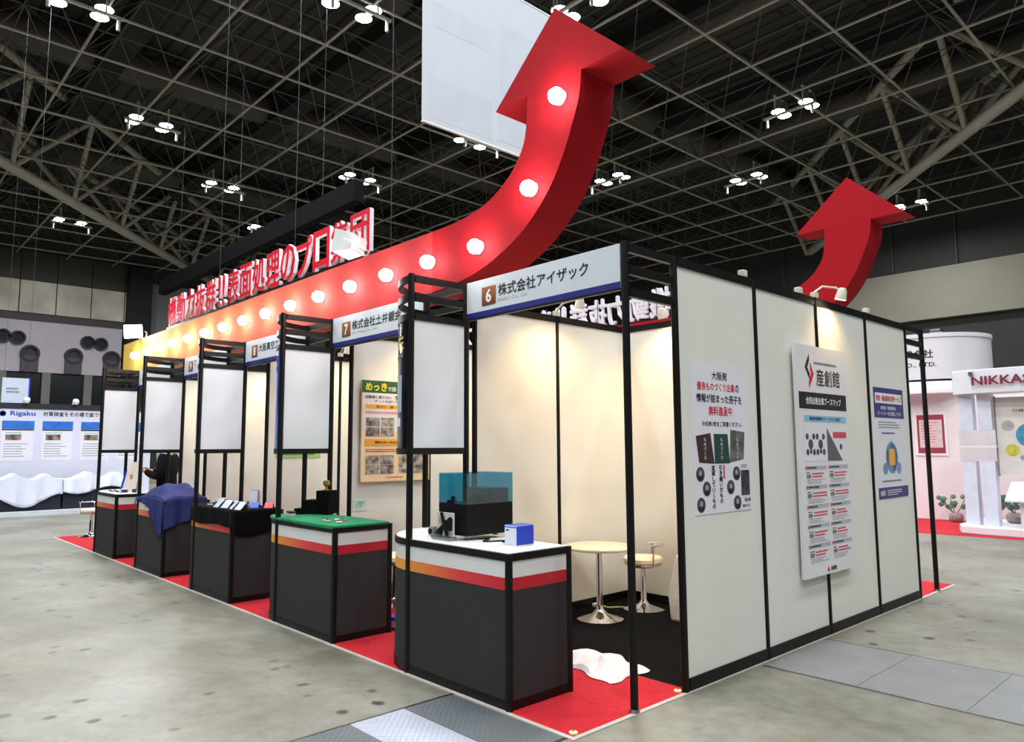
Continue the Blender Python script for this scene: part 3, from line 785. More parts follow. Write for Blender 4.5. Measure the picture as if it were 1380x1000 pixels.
cloth('green_cloth', 'green cloth spread over the counter of booth 7', 1, GREEN,
      lambda x, y: .004 + .006 * max(0, math.sin(x * 9 + y * 4)) * SQ(.5 - x, 0, .4), lambda x: .02 if x > .35 else .012, lambda y: .012, wave=.001, seed=3)
BFAB = mat('black_fabric', (9, 9, 10), .85, 0, .2, 12, .2, 150, spec=.1)
cloth('black_cloth', 'black cloth hanging over the counter of booth 8', 2, BFAB,
      lambda x, y: .003, lambda x: .155 + .012 * math.sin(x * 7), lambda y: .22 + .03 * math.sin(y * 9), wave=.006, seed=5)
BLUF = mat('blue_fabric', (24, 34, 98), .75, 0, .12, 10, .2, 150)
def lump(x, y):
    e = math.exp(-((x - .55) / .42) ** 4) * math.exp(-((y - .24) / .21) ** 4)
    return .004 + e * (.155 + .025 * math.sin(x * 11 + 1) + .02 * math.cos(y * 13)) + e * .018 * abs(math.sin(x * 17 + y * 9)) + .02 * math.exp(-((x - .25) / .18) ** 2 - ((y - .2) / .2) ** 2)
cloth('blue_cloth', 'blue cloth thrown over goods on the counter of booth 9', 3, BLUF, lump,
      lambda x: .10 + .07 * math.sin(x * 5 + 4) * SQ(x, -.3, 0) + .27 * SQ(x, .55, .95), lambda y: .33 - .10 * SQ(y, 0, .3), x0=-.12, wave=.016, seed=8)

t = thing('step_stand', 'black stepped display stand on the green cloth', 'stand', (-3.63, -.76, TOP + .018)); t.scale = (.82, .82, .95)
for i, (x0, x1, h) in enumerate(((0, .10, .05), (.10, .28, .13), (.28, .44, .22))): MB().box(x0, x1, 0, .20, 0, h).build('step', BFAB, t, bevel=.006)
t.rotation_euler.z = .5
GOLD = mat('gold', (196, 160, 96), .3, .8, .1)
t = thing('gold_trophy', 'small gold figure on top of the black stepped stand', 'figure', (-3.42, -.55, TOP + .225))
MB().lathe([(.03, 0), (.03, .008), (.012, .014), (.01, .03), (.028, .045), (.034, .065), (.028, .085), (.01, .095)], (0, 0, 0), 14).build('figure', GOLD, t, True)
for s in (-1, 1): MB().tube([(s*.03, 0, .05), (s*.055, 0, .065), (s*.05, 0, .085)], .006).build('arm', GOLD, t, True)
def trinket(label, k, x, y, z, kind, c, name, cat, group=None, rz=0):
    t = thing(name, label, cat, (CX(k, x), YF + y, TOP + z), rz, group)
    m = mat('trinket_%d_%d_%d' % c, c, .35, .2, .08)
    if kind == 'ring':
        MB().lathe([(.012, 0), (.022, .004), (.022, .012), (.012, .016)], (0, 0, 0), 14).build('ring', m, t, True); MB().cyl((0, 0, .012), (0, 0, .02), .009, n=10).build('stud', STEEL, t)
    elif kind == 'part':
        MB().box(-.025, .025, -.012, .012, 0, .014).build('body', m, t, bevel=.003); MB().cyl((-.012, 0, .014), (-.012, 0, .026), .008, n=10).build('pin', STEEL, t, True)
        MB().cyl((.012, 0, .014), (.012, 0, .022), .008, n=10).build('pin', STEEL, t, True)
    elif kind == 'tin':
        MB().lathe([(.028, 0), (.03, .004), (.03, .036), (.028, .04)], (0, 0, 0), 16).build('tin', m, t, True); MB().lathe([(.031, .034), (.031, .046), (.026, .048)], (0, 0, 0), 16).build('lid', INK, t, True)
    elif kind == 'card':
        b = MB(); b.add([(-.06, -.03, 0), (.06, -.03, 0), (.06, .04, .075), (-.06, .04, .075)], [(0, 1, 2, 3)]); b.build('front_leaf', m, t, solid=.002)
        b = MB(); b.add([(-.06, .07, 0), (.06, .07, 0), (.06, .04, .075), (-.06, .04, .075)], [(0, 1, 2, 3)]); b.build('rear_leaf', m, t, solid=.002)
        b = MB(); b.add([(-.05, -.0105, .016), (.05, -.0105, .016), (.05, .0175, .046), (-.05, .0175, .046)], [(0, 1, 2, 3)]); b.build('print', BLUE, t, solid=.001)
    elif kind == 'box':
        MB().box(-.04, .04, -.03, .03, 0, .05).build('carton', m, t, bevel=.002); MB().box(-.041, .041, -.031, .031, .042, .056).build('lid', PAPER, t, bevel=.001)
    elif kind == 'leaflets':
        for i in range(5):
            MB().box(-.055, .055, i * .009, i * .009 + .004, 0, .16 + .008 * (i % 3)).build('leaflet', [PAPER, mat('leaflet_pink', (212, 188, 190), .6), mat('leaflet_grey', (176, 178, 184), .6)][i % 3], t)
        b = MB().box(-.065, .065, -.012, .055, 0, .006); b.box(-.065, .065, -.012, -.009, .006, .06); b.box(-.065, .065, .052, .055, .006, .12); b.build('holder', CLEAR, t)
    return t
def shrink(t, f): t.scale = (f, f, f)
for x, y, c, kd in ((.62, .12, (226, 222, 214), 'part'), (.70, .10, (214, 206, 190), 'part'), (.78, .15, (190, 60, 66), 'ring'), (.66, .20, (230, 228, 222), 'ring'), (.74, .22, (176, 160, 110), 'part'), (.84, .12, (236, 232, 226), 'part')):
    trinket('small plated sample piece lying on the green cloth', 1, x, y, .014, kd, c, 'plated_sample', 'sample', 'plated samples on the green cloth', random.uniform(0, 3))
for x, y, c in ((.02, .10, (230, 222, 190)), (.10, .08, (190, 196, 200))):
    trinket('small lidded sample tin at the foot of the black stepped stand', 1, x, y, .014, 'tin', c, 'sample_tin', 'tin', 'tins by the stepped stand')
KB = [('card', (214, 220, 232), 'folded_card', 'card', 'white and blue folded card standing on the black cloth', 'folded cards on the black cloth', [(.58, .10, .2), (.76, .10, -.2), (.92, .10, .1), (.42, .08, 0)]),
      ('box', (38, 70, 170), 'sample_box', 'box', 'small blue box with pale lid on the black cloth', 'blue boxes on the black cloth', [(.02, .25, .3), (.22, .18, .1), (.46, .23, -.2), (-.12, .34, .4), (.66, .22, .3)]),
      ('tin', (24, 26, 34), 'round_tin', 'tin', 'small round dark tin on the black cloth', 'dark tins on the black cloth', [(.33, .16, 0), (.12, .32, 0), (.50, .34, 0)]),
      ('part', (222, 222, 224), 'machined_part', 'part', 'small pale machined part on the black cloth', 'machined parts on the black cloth', [(-.05, .30, .2), (.10, .12, 1), (.30, .3, .4), (.56, .30, .9), (-.18, .42, .1), (.02, .14, .6), (.40, .36, 1.2), (.24, .38, .3)])]
for kd, c, nm, ct, lb, gp, ps in KB:
    for x, y, r in ps: trinket(lb, 2, x, y, .009, kd, c, nm, ct, gp, r)
shrink(trinket('blue upright leaflet card leaning at the corner of the black cloth', 2, .80, .30, .009, 'card', (40, 80, 190), 'leaflet_card', 'card', None, .8), .7)
shrink(trinket('red upright leaflet card leaning at the corner of the black cloth', 2, .91, .40, .009, 'card', (190, 40, 50), 'leaflet_card', 'card', None, .9), .7)
trinket('clear holder of thin leaflets standing on the black cloth', 2, .62, .36, .009, 'leaflets', (255, 255, 255), 'leaflet_holder', 'leaflet holder', None, .4)
for x, y, c, kd in ((.15, .2, (40, 50, 90), 'part'), (.3, .12, (196, 120, 70), 'part'), (.45, .15, (60, 60, 66), 'ring'), (.6, .2, (40, 44, 120), 'box'), (.05, .15, (30, 34, 60), 'ring'), (.8, .1, (220, 220, 220), 'part'), (.7, .3, (60, 64, 70), 'tin')):
    trinket('small assorted sample scattered on the brochure counter of booth 10', 4, x, y, .0, kd, c, 'assorted_sample', 'sample', 'samples scattered on the counter of booth 10', random.uniform(0, 3))
t = thing('brochure_stand', 'tall beige sample board leaning on the counter of booth 10', 'display stand', (CX(4, .33), YF + .30, TOP), .4)
b = MB(); b.prism([(-.16, 0), (.16, 0), (.16, .36), (.08, .44), (-.10, .40)], lambda x, z: (x, z * .28, z), lambda x, z: (x, z * .28 + .012, z)); b.build('board', mat('beige_board', (222, 210, 196), .6), t)
b = MB(); b.prism([(-.05, .02), (.05, .02), (0, .34)], lambda x, z: (x, .13, z), lambda x, z: (x, .15, z)); b.build('strut', WHITE, t)
MB().lathe([(.03, 0), (.03, .006)], (.02, .045, .22), 12, (0, -1, .28)).build('emblem', mat('tan_print', (196, 150, 120), .6), t)
b = MB(); b.prism([(-.15, .03), (-.11, .03), (-.11, .3), (-.15, .3)], lambda x, z: (x, z * .28 - .004, z), lambda x, z: (x, z * .28 - .001, z)); b.build('blue_print', BLUE, t)

# furniture in booth 6
t = thing('round_table', 'round white table on a chrome trumpet foot inside booth 6', 'table', (-1.58, 1.07, CP))
MB().lathe([(.20, 0), (.20, .006), (.15, .02), (.07, .045), (.032, .085), (.027, .12), (.027, .58), (.06, .592)], (0, 0, 0), 32).build('pedestal', CHROME, t, True)
MB().lathe([(.285, .592), (.30, .60), (.30, .614), (.292, .62)], (0, 0, 0), 40).build('top', mat('table_cream', (236, 226, 196), .35, 0, .02), t, True)
def stool(label, loc, rz, back=True, group=None):
    t = thing('bar_stool', label, 'stool', loc, rz, group)
    MB().lathe([(.19, 0), (.19, .006), (.13, .02), (.05, .045), (.026, .08), (.024, .30), (.024, .385)], (0, 0, 0), 28).build('pedestal', CHROME, t, True)
    MB().lathe([(.16, .385), (.175, .395), (.175, .41)], (0, 0, 0), 28).build('seat_ring', CHROME, t, True)
    MB().lathe([(.165, .41), (.18, .425), (.18, .455), (.165, .47), (.05, .475)], (0, 0, 0), 28).build('seat', CREAMP, t, True)
    if back:
        MB().tube([(.185 * math.cos(a), .185 * math.sin(a), .58) for a in [math.radians(d) for d in range(20, 161, 14)]], .011).build('back_rail', CHROME, t, True)
        for d in (30, 150):
            a = math.radians(d); MB().cyl((.172 * math.cos(a), .172 * math.sin(a), .40), (.185 * math.cos(a), .185 * math.sin(a), .58), .008, n=8).build('back_stay', CHROME, t, True)
    return t
stool('cream round stool with low chrome back rail inside booth 6', (-1.56, 1.66, CP), -.9)
stool('cream stool half hidden behind the machine counter in booth 7', (-3.3, .12, CP), .5, False)
stool('cream stool on chrome foot at the far end of the red carpet', (-11.55, -.55, CP), 2.2, True)
# white sheet crumpled on floor
t = thing('plastic_sheet', 'crumpled white sheet lying on the carpet edge of booth 6', 'sheet', (-.72, .0, CP))
b = MB(); rr = random.Random(4)
def sheet(u, v):
    x = -.34 + .66 * u; y = -.20 + .40 * v
    e = (min(u, 1 - u) * 2) ** .35 * (min(v, 1 - v) * 2) ** .4 if 0 < u < 1 and 0 < v < 1 else 0
    n = abs(math.sin(x * 13 + y * 9)) * .5 + abs(math.sin(y * 15 - x * 7 + 1)) * .35 + abs(math.sin(x * 31 + y * 5)) * .15
    return (x + .02 * math.sin(v * 9), y + .05 * math.sin(u * 4) + .02 * math.sin(u * 15), .004 + e * (.02 + .06 * n))
b.grid(30, 20, sheet).build('sheet', mat('white_film', (226, 222, 230), .4, 0, .03), t, False, solid=.003)
# white bag by the side wall
t = thing('white_bag', 'white cloth bag standing behind the end wall in booth 6', 'bag', (-1.0, 1.5, CP))
MB().prism([(-.12, 0), (.12, 0), (.14, .2), (.10, .52), (-.08, .55), (-.15, .2)], lambda x, z: (x, -.06 * (1 - z), z), lambda x, z: (x, .07 * (1 - z * .8), z)).build('sack', mat('bag_white', (214, 208, 196), .8, 0, .06, 8, .4, 20), t, bevel=.02)
MB().tube([(-.05, 0, .52), (-.04, 0, .62), (.04, 0, .63), (.06, 0, .51)], .008).build('handle', WHITE, t, True)
t = thing('power_cord', 'pale power cord running along the back wall of booth 6', 'cord', (-1.5, 1.3, CP))
MB().tube([(-.43 + .03 * i, .10 + .018 * i + .03 * math.sin(i * 1.1), .007) for i in range(10)], .007).build('cable', mat('cord_pale', (206, 196, 150), .5), t, True)
MB().box(-.45, -.39, .09, .15, 0, .03).build('socket', WHITE, t, bevel=.004)
t = thing('blue_parcel', 'small blue and white parcel on the carpet between counters 6 and 7', 'parcel', (-2.5, -.36, CP))
MB().box(-.09, .09, -.07, .07, 0, .10).build('parcel', BLUE, t, bevel=.008); MB().box(-.05, .05, -.072, .072, .02, .07).build('label_sheet', PAPER, t)
def lump_foot(x, y):
    t = thing('floor_cap', 'small pale plug at the carpet corner by the post', 'plug', (x, y, CP), 0, 'pale plugs at the carpet edge')
    MB().lathe([(.024, 0), (.024, .008), (.015, .014)], (0, 0, 0), 12).build('plug', mat('plug_cream', (230, 214, 160), .5), t, True); MB().cyl((0, 0, .014), (0, 0, .017), .007, n=8).build('screw', STEEL, t)
lump_foot(-.03, -.965); lump_foot(-.035, -.03)

# ================================================================== POSTERS
def poster(name, label, loc, rz, w_, h_, m, thick=.004, cat='poster'):
    t = thing(name, label, cat, loc, rz)
    MB().box(0, w_, -thick, 0, 0, h_).build('sheet', m, t)
    return t
def fine(parent, m, x0, x1, z0, z1, n, y, rnd, fill=.55, name='fine_print'):
    b = MB(); dz = (z1 - z0) / n
    for i in range(n):
        x = x0; z = z1 - (i + 1) * dz + dz * (1 - fill) / 2; end = x0 + (x1 - x0) * rnd.uniform(.6, 1)
        while x < end - .004:
            l = rnd.uniform(.012, .03); b.box(x, min(x + l, end), y - .0006, y, z, z + dz * fill); x += l + .006
    b.build(name, m, parent)
rn = random.Random(11)
ox = .027
# 1: free booklet poster
t = poster('booklet_poster', 'white poster advertising three free booklets on the end wall', (ox - .019, .145, 1.04), PI / 2, .69, .98, PAPER)
y = -.0045
lettering(t, '大阪発', INK, .24, .43, .875, .93, y, .02)
lettering(t, '優良ものづくり企業', PINK, .06, .52, .80, .855, y, .02); lettering(t, 'の', INK, .53, .58, .80, .855, y, .02)
lettering(t, '情報が詰まった冊子を', INK, .05, .61, .72, .778, y, .022)
lettering(t, '無料進呈中', PINK, .19, .48, .635, .70, y, .022)
lettering(t, 'お名刺1枚をご用意ください。', INK, .11, .60, .565, .598, y, .014)
def quad(parent, pts, m, yy, name='printed_block'):
    b = MB(); b.prism(pts, lambda x, z: (x, yy - .001, z), lambda x, z: (x, yy, z)); return b.build(name, m, parent)
for pts, m in ((((.06,.33),(.24,.32),(.20,.52),(.03,.50)), mat('book_brown', (62, 38, 40), .5)), (((.245,.32),(.43,.32),(.41,.515),(.24,.515)), mat('book_green', (32, 66, 60), .5)),
               (((.43,.325),(.61,.345),(.63,.53),(.45,.545)), photo('book_photo', (40, 44, 48), (120, 120, 110), 14))):
    bk = quad(t, pts, m, y, 'booklet_picture')
    cx = sum(p[0] for p in pts) / 4; lettering(bk, 'も\nの\nづ\nく\nり', PAPER, cx - .014, cx + .014, .345, .49, y - .0012, .004)
for i, (x, z) in enumerate(((.06, .255), (.13, .16), (.06, .06), (.50, .25), (.42, .16), (.50, .055))):
    p_ = MB().lathe([(.048, 0), (.048, .001)], (x + .01, y + .0005, z), 18, (0, -1, 0)).build('portrait_disc', mat('portrait_bg', (64, 66, 84), .5, 0, .2, 20), t)
    MB().lathe([(.018, 0), (.018, .0006)], (x + .01, y - .0006, z + .008), 12, (0, -1, 0)).build('portrait_head', mat('portrait_skin', (184, 146, 126), .6), p_)
    MB().box(x - .016, x + .036, y - .0012, y - .0004, z - .036, z - .01).build('portrait_shoulders', INK, p_)
lettering(t, '変\n革\nし\nて\nい\nく\nも\nの', INK, .20, .245, .03, .31, y, .03); lettering(t, '引\nき\n継\nい\nだ\nも\nの', INK, .29, .335, .06, .31, y, .03)
block(t, PINK, .345, .36, .22, .31, y)
block(t, photo('cover_photo', (20, 22, 28), (70, 74, 84), 20), .565, .675, .10, .27, y); lettering(t, 'Vol.144', INK, .60, .68, .055, .085, y, .03); fine(t, GINK, .57, .67, .285, .31, 2, y, rn)
lettering(t, 'B2Bスタイル', INK, .575, .67, .02, .04, y, .004)
# 2: booth map board
t = poster('map_board', 'tall white board with booth map hung across two wall panels', (ox + .005, 1.49, .485), PI / 2, .885, 1.775, mat('board_white', (226, 226, 228), .4, 0, .02), .03, 'board')
y = -.0305
LOGO = [((.24, 1.63), (.30, 1.74), (.36, 1.74), (.30, 1.63), (.31, 1.60), (.25, 1.60))]
quad(t, [(.14,1.60),(.22,1.71),(.22,1.655),(.18,1.60),(.22,1.555),(.22,1.50)], INK, y, 'logo'); quad(t, [(.20,1.43),(.29,1.55),(.23,1.645),(.23,1.585),(.245,1.555),(.20,1.485)], PINK, y, 'logo')
lettering(t, '産創館', INK, .33, .76, 1.46, 1.60, y, .01); fine(t, GINK, .30, .78, 1.625, 1.66, 1, y, rn)
block(t, INK, .02, .865, 1.275, 1.405, y, 'title_bar'); lettering(t, '合同出展企業ブースマップ', PAPER, .13, .76, 1.31, 1.37, y - .0012, .03)
block(t, mat('pale_blue_print', (140, 190, 214), .5), .09, .84, 1.175, 1.225, y); lettering(t, '新技術展示ブースのご紹介', NAVY, .18, .74, 1.187, 1.215, y - .0012, .02)
block(t, PAPER, .07, .46, .87, 1.13, y); block(t, PAPER, .47, .85, .87, 1.13, y)
quad(t, [(.47,.87),(.74,.87),(.47,1.13)], mat('map_grey', (96, 92, 96), .5), y - .0012, 'map_area')
MB().box(.58, .83, y - .002, y - .0012, 1.05, 1.10).build('map_label', mat('map_red', (214, 72, 80), .5), t, bevel=.0005)
DOT = mat('map_dot', (72, 70, 76), .5)
for cx in (.18, .35):
    for dx, dz, r in ((0, 0, .04), (-.055, .06, .025), (.055, .06, .025), (-.055, -.06, .025), (.055, -.06, .025), (0, -.055, .02)):
        MB().lathe([(r, 0), (r, .001)], (cx + dx, y - .001, 1.0 + dz), 12, (0, -1, 0)).build('map_dot', DOT, t)
MB().lathe([(.025, 0), (.025, .001)], (.72, y - .0015, .98), 12, (0, -1, 0)).build('map_dot', DOT, t)
for r in range(5):
    for c in range(2):
        x0 = .07 + c * .40; z1 = .835 - r * .148
        block(t, mat('cell_head', (178, 182, 190), .5), x0, x0 + .37, z1 - .03, z1, y, 'cell_heading'); fine(t, INK, x0 + .04, x0 + .25, z1 - .027, z1 - .003, 1, y - .0012, rn)
        block(t, PINK, x0 + .01, x0 + .03, z1 - .025, z1 - .005, y - .0012); block(t, GINK, x0 + .02, x0 + .09, z1 - .095, z1 - .065, y)
        fine(t, PINK, x0 + .11, x0 + .36, z1 - .095, z1 - .05, 2, y, rn); fine(t, GINK, x0 + .03, x0 + .34, z1 - .14, z1 - .10, 3, y, rn, .35); fine(t, INK, x0 + .02, x0 + .10, z1 - .06, z1 - .045, 1, y, rn)
quad(t, [(.36,.02),(.41,.02),(.385,.06)], PINK, y, 'logo'); lettering(t, '産創館', INK, .43, .53, .02, .055, y, .03)
# 3: navy and white poster
t = poster('service_poster', 'white poster with navy bands and round illustration near the rear corner', (ox - .019, 3.075, .99), PI / 2, .72, 1.02, PAPER)
y = -.0045
block(t, NAVY, 0, .72, .74, 1.02, y, 'header'); block(t, WHITE, .03, .68, .875, .97, y - .0012); lettering(t, '技術・製品開発支援サービス', PINK, .05, .66, .895, .95, y - .0025, .025)
lettering(t, '新技術・製品開発の', PAPER, .15, .52, .815, .85, y - .0012, .02); lettering(t, 'パートナーをお探しです！', PAPER, .07, .64, .76, .80, y - .0012, .02)
fine(t, GINK, .08, .64, .64, .71, 3, y, rn, .4); fine(t, NAVY, .15, .6, .585, .61, 1, y, rn)
MB().lathe([(.15, 0), (.15, .001), (.135, .001), (.135, 0)], (.36, y, .37), 28, (0, -1, 0)).build('ring_picture', mat('ring_blue', (130, 170, 206), .5), t)
quad(t, [(.29,.30),(.43,.30),(.43,.45),(.29,.45)], mat('poster_orange', (236, 170, 60), .5), y - .0012, 'picture'); quad(t, [(.33,.45),(.39,.45),(.36,.54)], mat('poster_teal', (44, 120, 140), .5), y - .0012, 'picture')
for x in (.19, .52): MB().lathe([(.055, 0), (.055, .001)], (x, y - .001, .27), 16, (0, -1, 0)).build('picture', mat('poster_slate', (120, 140, 190), .5, 0, .3, 40), t)
fine(t, GINK, .1, .62, .14, .17, 1, y, rn); block(t, NAVY, 0, .72, 0, .10, y, 'footer'); lettering(t, '産創館', PAPER, .04, .15, .025, .075, y - .0012, .02); fine(t, PAPER, .2, .6, .02, .08, 3, y - .0012, rn, .4)
# plating poster in booth 7
t = poster('plating_poster', 'yellow and white plating poster with photographs on the wall of booth 7', (-3.96 + .03, .1, 1.13), PI / 2, .86, 1.05, mat('poster_peach', (240, 214, 170), .5, 0, .03), .02)
y = -.0205
block(t, PAPER, .02, .84, .52, .92, y); block(t, mat('poster_green', (24, 92, 50), .5), 0, .86, .92, 1.05, y, 'header')
lettering(t, 'めっき', mat('poster_yellow', (240, 226, 60), .5), .04, .30, .94, 1.03, y - .0012, .03); lettering(t, 'で困っていませんか', WHITE, .31, .80, .945, .99, y - .0012, .02)
lettering(t, '自動機に乗らない', INK, .04, .36, .86, .895, y - .0012, .01); lettering(t, '手付け', INK, .40, .60, .855, .90, y - .0012, .025); lettering(t, 'ずっとお役にたてます', INK, .15, .58, .82, .848, y - .0012, .01)
ORG = mat('poster_orange', (236, 170, 60), .5)
block(t, ORG, .04, .82, .755, .80, y - .0012); lettering(t, '手付け・銀・金・すず', INK, .17, .60, .765, .79, y - .0025, .01)
block(t, ORG, .04, .82, .37, .44, y - .0012); lettering(t, '最新のめっき加工をご紹介します', INK, .16, .70, .39, .42, y - .0025, .01)
fine(t, PINK, .04, .8, .70, .73, 2, y - .0012, rn); fine(t, PINK, .05, .78, .30, .34, 2, y - .0005, rn)
PH = [photo('photo_steel', (58, 54, 54), (190, 184, 178), 22), photo('photo_tank', (88, 78, 66), (206, 200, 190), 30)]
for gx in (.05, .46):
    for gz in (.47, .08):
        for i in range(4):
            x0 = gx + (i % 2) * .18; z0 = gz + (i // 2) * .10
            block(t, PH[(i + (gz < .2)) % 2], x0, x0 + .165, z0, z0 + .092, y - .0012, 'photograph')
fine(t, PINK, .3, .55, .03, .05, 1, y, rn)
# wall note and other booth posters
t = poster('wall_note', 'small pale green note stuck on the wall of booth 7', (-3.96 + .0085, .04, .84), PI / 2, .16, .13, mat('note_green', (206, 230, 220), .6), .003)
lettering(t, 'ご自由に\nどうぞ', mat('note_ink', (70, 150, 120), .6), .025, .135, .03, .10, -.0035, .01)
t = poster('green_banded_poster', 'pale poster with green bottom band on the wall of booth 8', (-5.94 + .0085, .12, 1.36), PI / 2, .60, .85, PAPER)
block(t, mat('band_green', (150, 200, 110), .5), 0, .6, 0, .085, -.0045, 'footer'); fine(t, mat('band_ink', (40, 110, 50), .5), .05, .55, .03, .06, 1, -.0056, rn); fine(t, INK, .05, .5, .3, .7, 8, -.0045, rn)

# ================================================================== PERSON
SKIN = mat('skin', (196, 150, 128), .55, 0, .04)
SUIT = mat('suit_black', (20, 21, 25), .85, 0, .15, 20, .2, 200, spec=.1)
HAIR = mat('hair_black', (20, 18, 18), .6, 0, .2, 40)
def skin_mesh(name, chains, m, parent, root=0, sub=2):
    vs, es, rs = [], [], []
    idx = {}
    for ch in chains:
        prev = None
        for key, p_, r in ch:
            if key not in idx: idx[key] = len(vs); vs.append(p_); rs.append(r)
            if prev is not None: es.append((prev, idx[key]))
            prev = idx[key]
    me = bpy.data.meshes.new(name); me.from_pydata(vs, es, []); me.materials.append(m)
    o = bpy.data.objects.new(name, me); COL.objects.link(o); o.parent = parent
    sk = o.modifiers.new('skin', 'SKIN'); sk.use_smooth_shade = True
    for i, r in enumerate(rs):
        d = me.skin_vertices[0].data[i]; d.radius = r if isinstance(r, tuple) else (r, r); d.use_root = (i == root)
    s = o.modifiers.new('sub', 'SUBSURF'); s.levels = s.render_levels = sub
    return o
pr = thing('person', 'person in a black suit and white collar looking down at something held in both hands', 'person', (-9.05, -.16, CP + .004), math.radians(-43))
def fig(d=0., hands=True, head=True):
    A = []
    A.append([('pelvis', (0, .02, .90), .125 + d), ('waist', (0, .02, 1.05), (.13 + d, .105 + d)), ('chest', (0, .01, 1.24), (.15 + d, .115 + d)), ('collar', (0, .02, 1.37), (.09 + d, .075 + d))])
    if head: A.append([('collar', (0, .02, 1.37), .08), ('neck', (0, .0, 1.45), .052), ('jaw', (0, -.03, 1.52), .066), ('head', (0, -.035, 1.585), (.078, .092)), ('crown', (0, -.02, 1.65), (.062, .07))])
    for s in (-1, 1):
        A.append([('chest', (0, .01, 1.24), .15 + d), ('sh%d' % s, (s * .17, .03, 1.345), .062 + d), ('ue%d' % s, (s * .215, .03, 1.20), .052 + d), ('el%d' % s, (s * .235, .0, 1.06), .044 + d), ('fa%d' % s, (s * .16, -.15, 1.10), .037 + d), ('wr%d' % s, (s * .085, -.26, 1.14), .028 + d)])
        if hands:
            A.append([('wr%d' % s, (0, 0, 0), 0), ('pm%d' % s, (s * .055, -.315, 1.155), (.032, .016))])
            for f in range(4):
                z = 1.185 - f * .018; L = (.05, .058, .054, .042)[f]
                A.append([('pm%d' % s, (0, 0, 0), 0), ('k%d%d' % (f, s), (s * .05, -.335, z), .0095), ('m%d%d' % (f, s), (s * .03, -.335 - L * .7, z), .0085), ('t%d%d' % (f, s), (s * .005, -.335 - L * .8, z - .006), .0075)])
            A.append([('pm%d' % s, (0, 0, 0), 0), ('th%d' % s, (s * .035, -.30, 1.19), .0105), ('tt%d' % s, (s * .018, -.335, 1.20), .009)])
        A.append([('pelvis', (0, .02, .90), 0), ('hip%d' % s, (s * .09, .02, .84), .085 + d), ('kn%d' % s, (s * .10, .0, .48), .056 + d), ('cf%d' % s, (s * .10, .025, .30), .05 + d), ('an%d' % s, (s * .105, .03, .075), .04 + d * .6)])
        if not d: A.append([('an%d' % s, (0, 0, 0), 0), ('hl%d' % s, (s * .105, .03, .04), .036), ('ft%d' % s, (s * .11, -.10, .032), (.036, .026)), ('to%d' % s, (s * .115, -.17, .025), (.03, .02))])
    return A
skin_mesh('body', fig(), SKIN, pr)
skin_mesh('suit', fig(.02, False, False), SUIT, pr)
b = MB(); b.lathe([(.066, 0), (.060, .05), (.064, .052), (.071, 0)], (0, .008, 1.385), 20).build('shirt_collar', WHITE, pr, True)
b = MB(); b.prism([(-.045, 1.42), (.045, 1.42), (0, 1.20)], lambda x, z: (x, -.135 - .02 * (1.42 - z), z), lambda x, z: (x, -.12, z)); b.build('shirt_front', WHITE, pr)
b = MB(); b.lathe([(.02, -.03), (.075, 0), (.092, .04), (.088, .08), (.062, .115), (.02, .128)], (0, -.012, 1.565), 20, (0, .25, 1)).build('hair', HAIR, pr, True)
for s in (-1, 1):
    MB().lathe([(.004, -.02), (.014, -.01), (.016, .008), (.006, .022)], (s * .08, -.03, 1.565), 10, (s * .3, 0, 1)).build('ear', SKIN, pr, True)
    MB().lathe([(.003, -.008), (.009, 0), (.003, .008)], (s * .03, -.118, 1.58), 8, (1, 0, 0)).build('eye', INK, pr, True)
    sh = MB(); sh.lathe([(.046, 0), (.048, .03), (.042, .06), (.03, .075)], (s * .108, -.02, -.0), 14).box(s * .112 - .042, s * .112 + .042, -.20, -.02, 0, .055); sh.build('shoe', mat('shoe_black', (16, 15, 15), .3), pr, bevel=.012)
b = MB(); b.prism([(-.010, 1.545), (.010, 1.545), (0, 1.585)], lambda x, z: (x, -.115, z), lambda x, z: (x * .5, -.145 + (z - 1.545) * .6, z)); b.build('nose', SKIN, pr)
MB().box(-.022, .022, -.122, -.112, 1.522, 1.528).build('mouth', mat('lips', (150, 88, 82), .5), pr)
t = thing('paper_sheet', 'white folded paper held in the hands of the person in the suit', 'paper', pr.location + Vector((0, 0, 1.10)), math.radians(-43))
MB().box(-.07, .07, -.44, -.42, -.04, .10).build('front_page', PAPER, t); b = MB(); b.prism([(-.07, -.04), (.07, -.04), (.05, .07), (-.07, .08)], lambda x, z: (x, -.455 - z * .1, z), lambda x, z: (x, -.452 - z * .1, z)); b.build('rear_page', PAPER, t)

# ================================================================== NEIGHBOURING STAND ON THE LEFT
t = thing('neighbour_wall', 'white display wall with blue headed charts across the aisle', 'display wall', (-18.5, -3.2, 0), PI / 2)
MB().box(0, 5.6, -.02, .02, .1, 2.48).build('panel', mat('neighbour_white', (214, 216, 232), .5, 0, .02, 1), t)
MB().box(0, 5.6, -.04, .04, 2.48, 2.62).build('top_rail', mat('neighbour_rail', (30, 32, 42), .5), t)
tag(MB().box(-18.6, -17.0, -3.2, 2.4, 0, .098).build('low_platform', mat('platform_white', (206, 212, 220), .5)), 'low white platform under the dust sheeted tables across the aisle', 'platform')
lettering(t, 'Rigaku', mat('brand_blue', (36, 76, 190), .5), 2.40, 2.92, 2.28, 2.43, -.0215, .03)
MB().lathe([(.07, 0), (.07, .001), (.055, .001), (.055, 0)], (2.25, -.021, 2.36), 18, (0, -1, 0)).build('logo', mat('brand_blue', (36, 76, 190), .5), t)
lettering(t, '材質検査をその場で誰でも簡単に', INK, 3.08, 4.75, 2.31, 2.43, -.0215, .02)
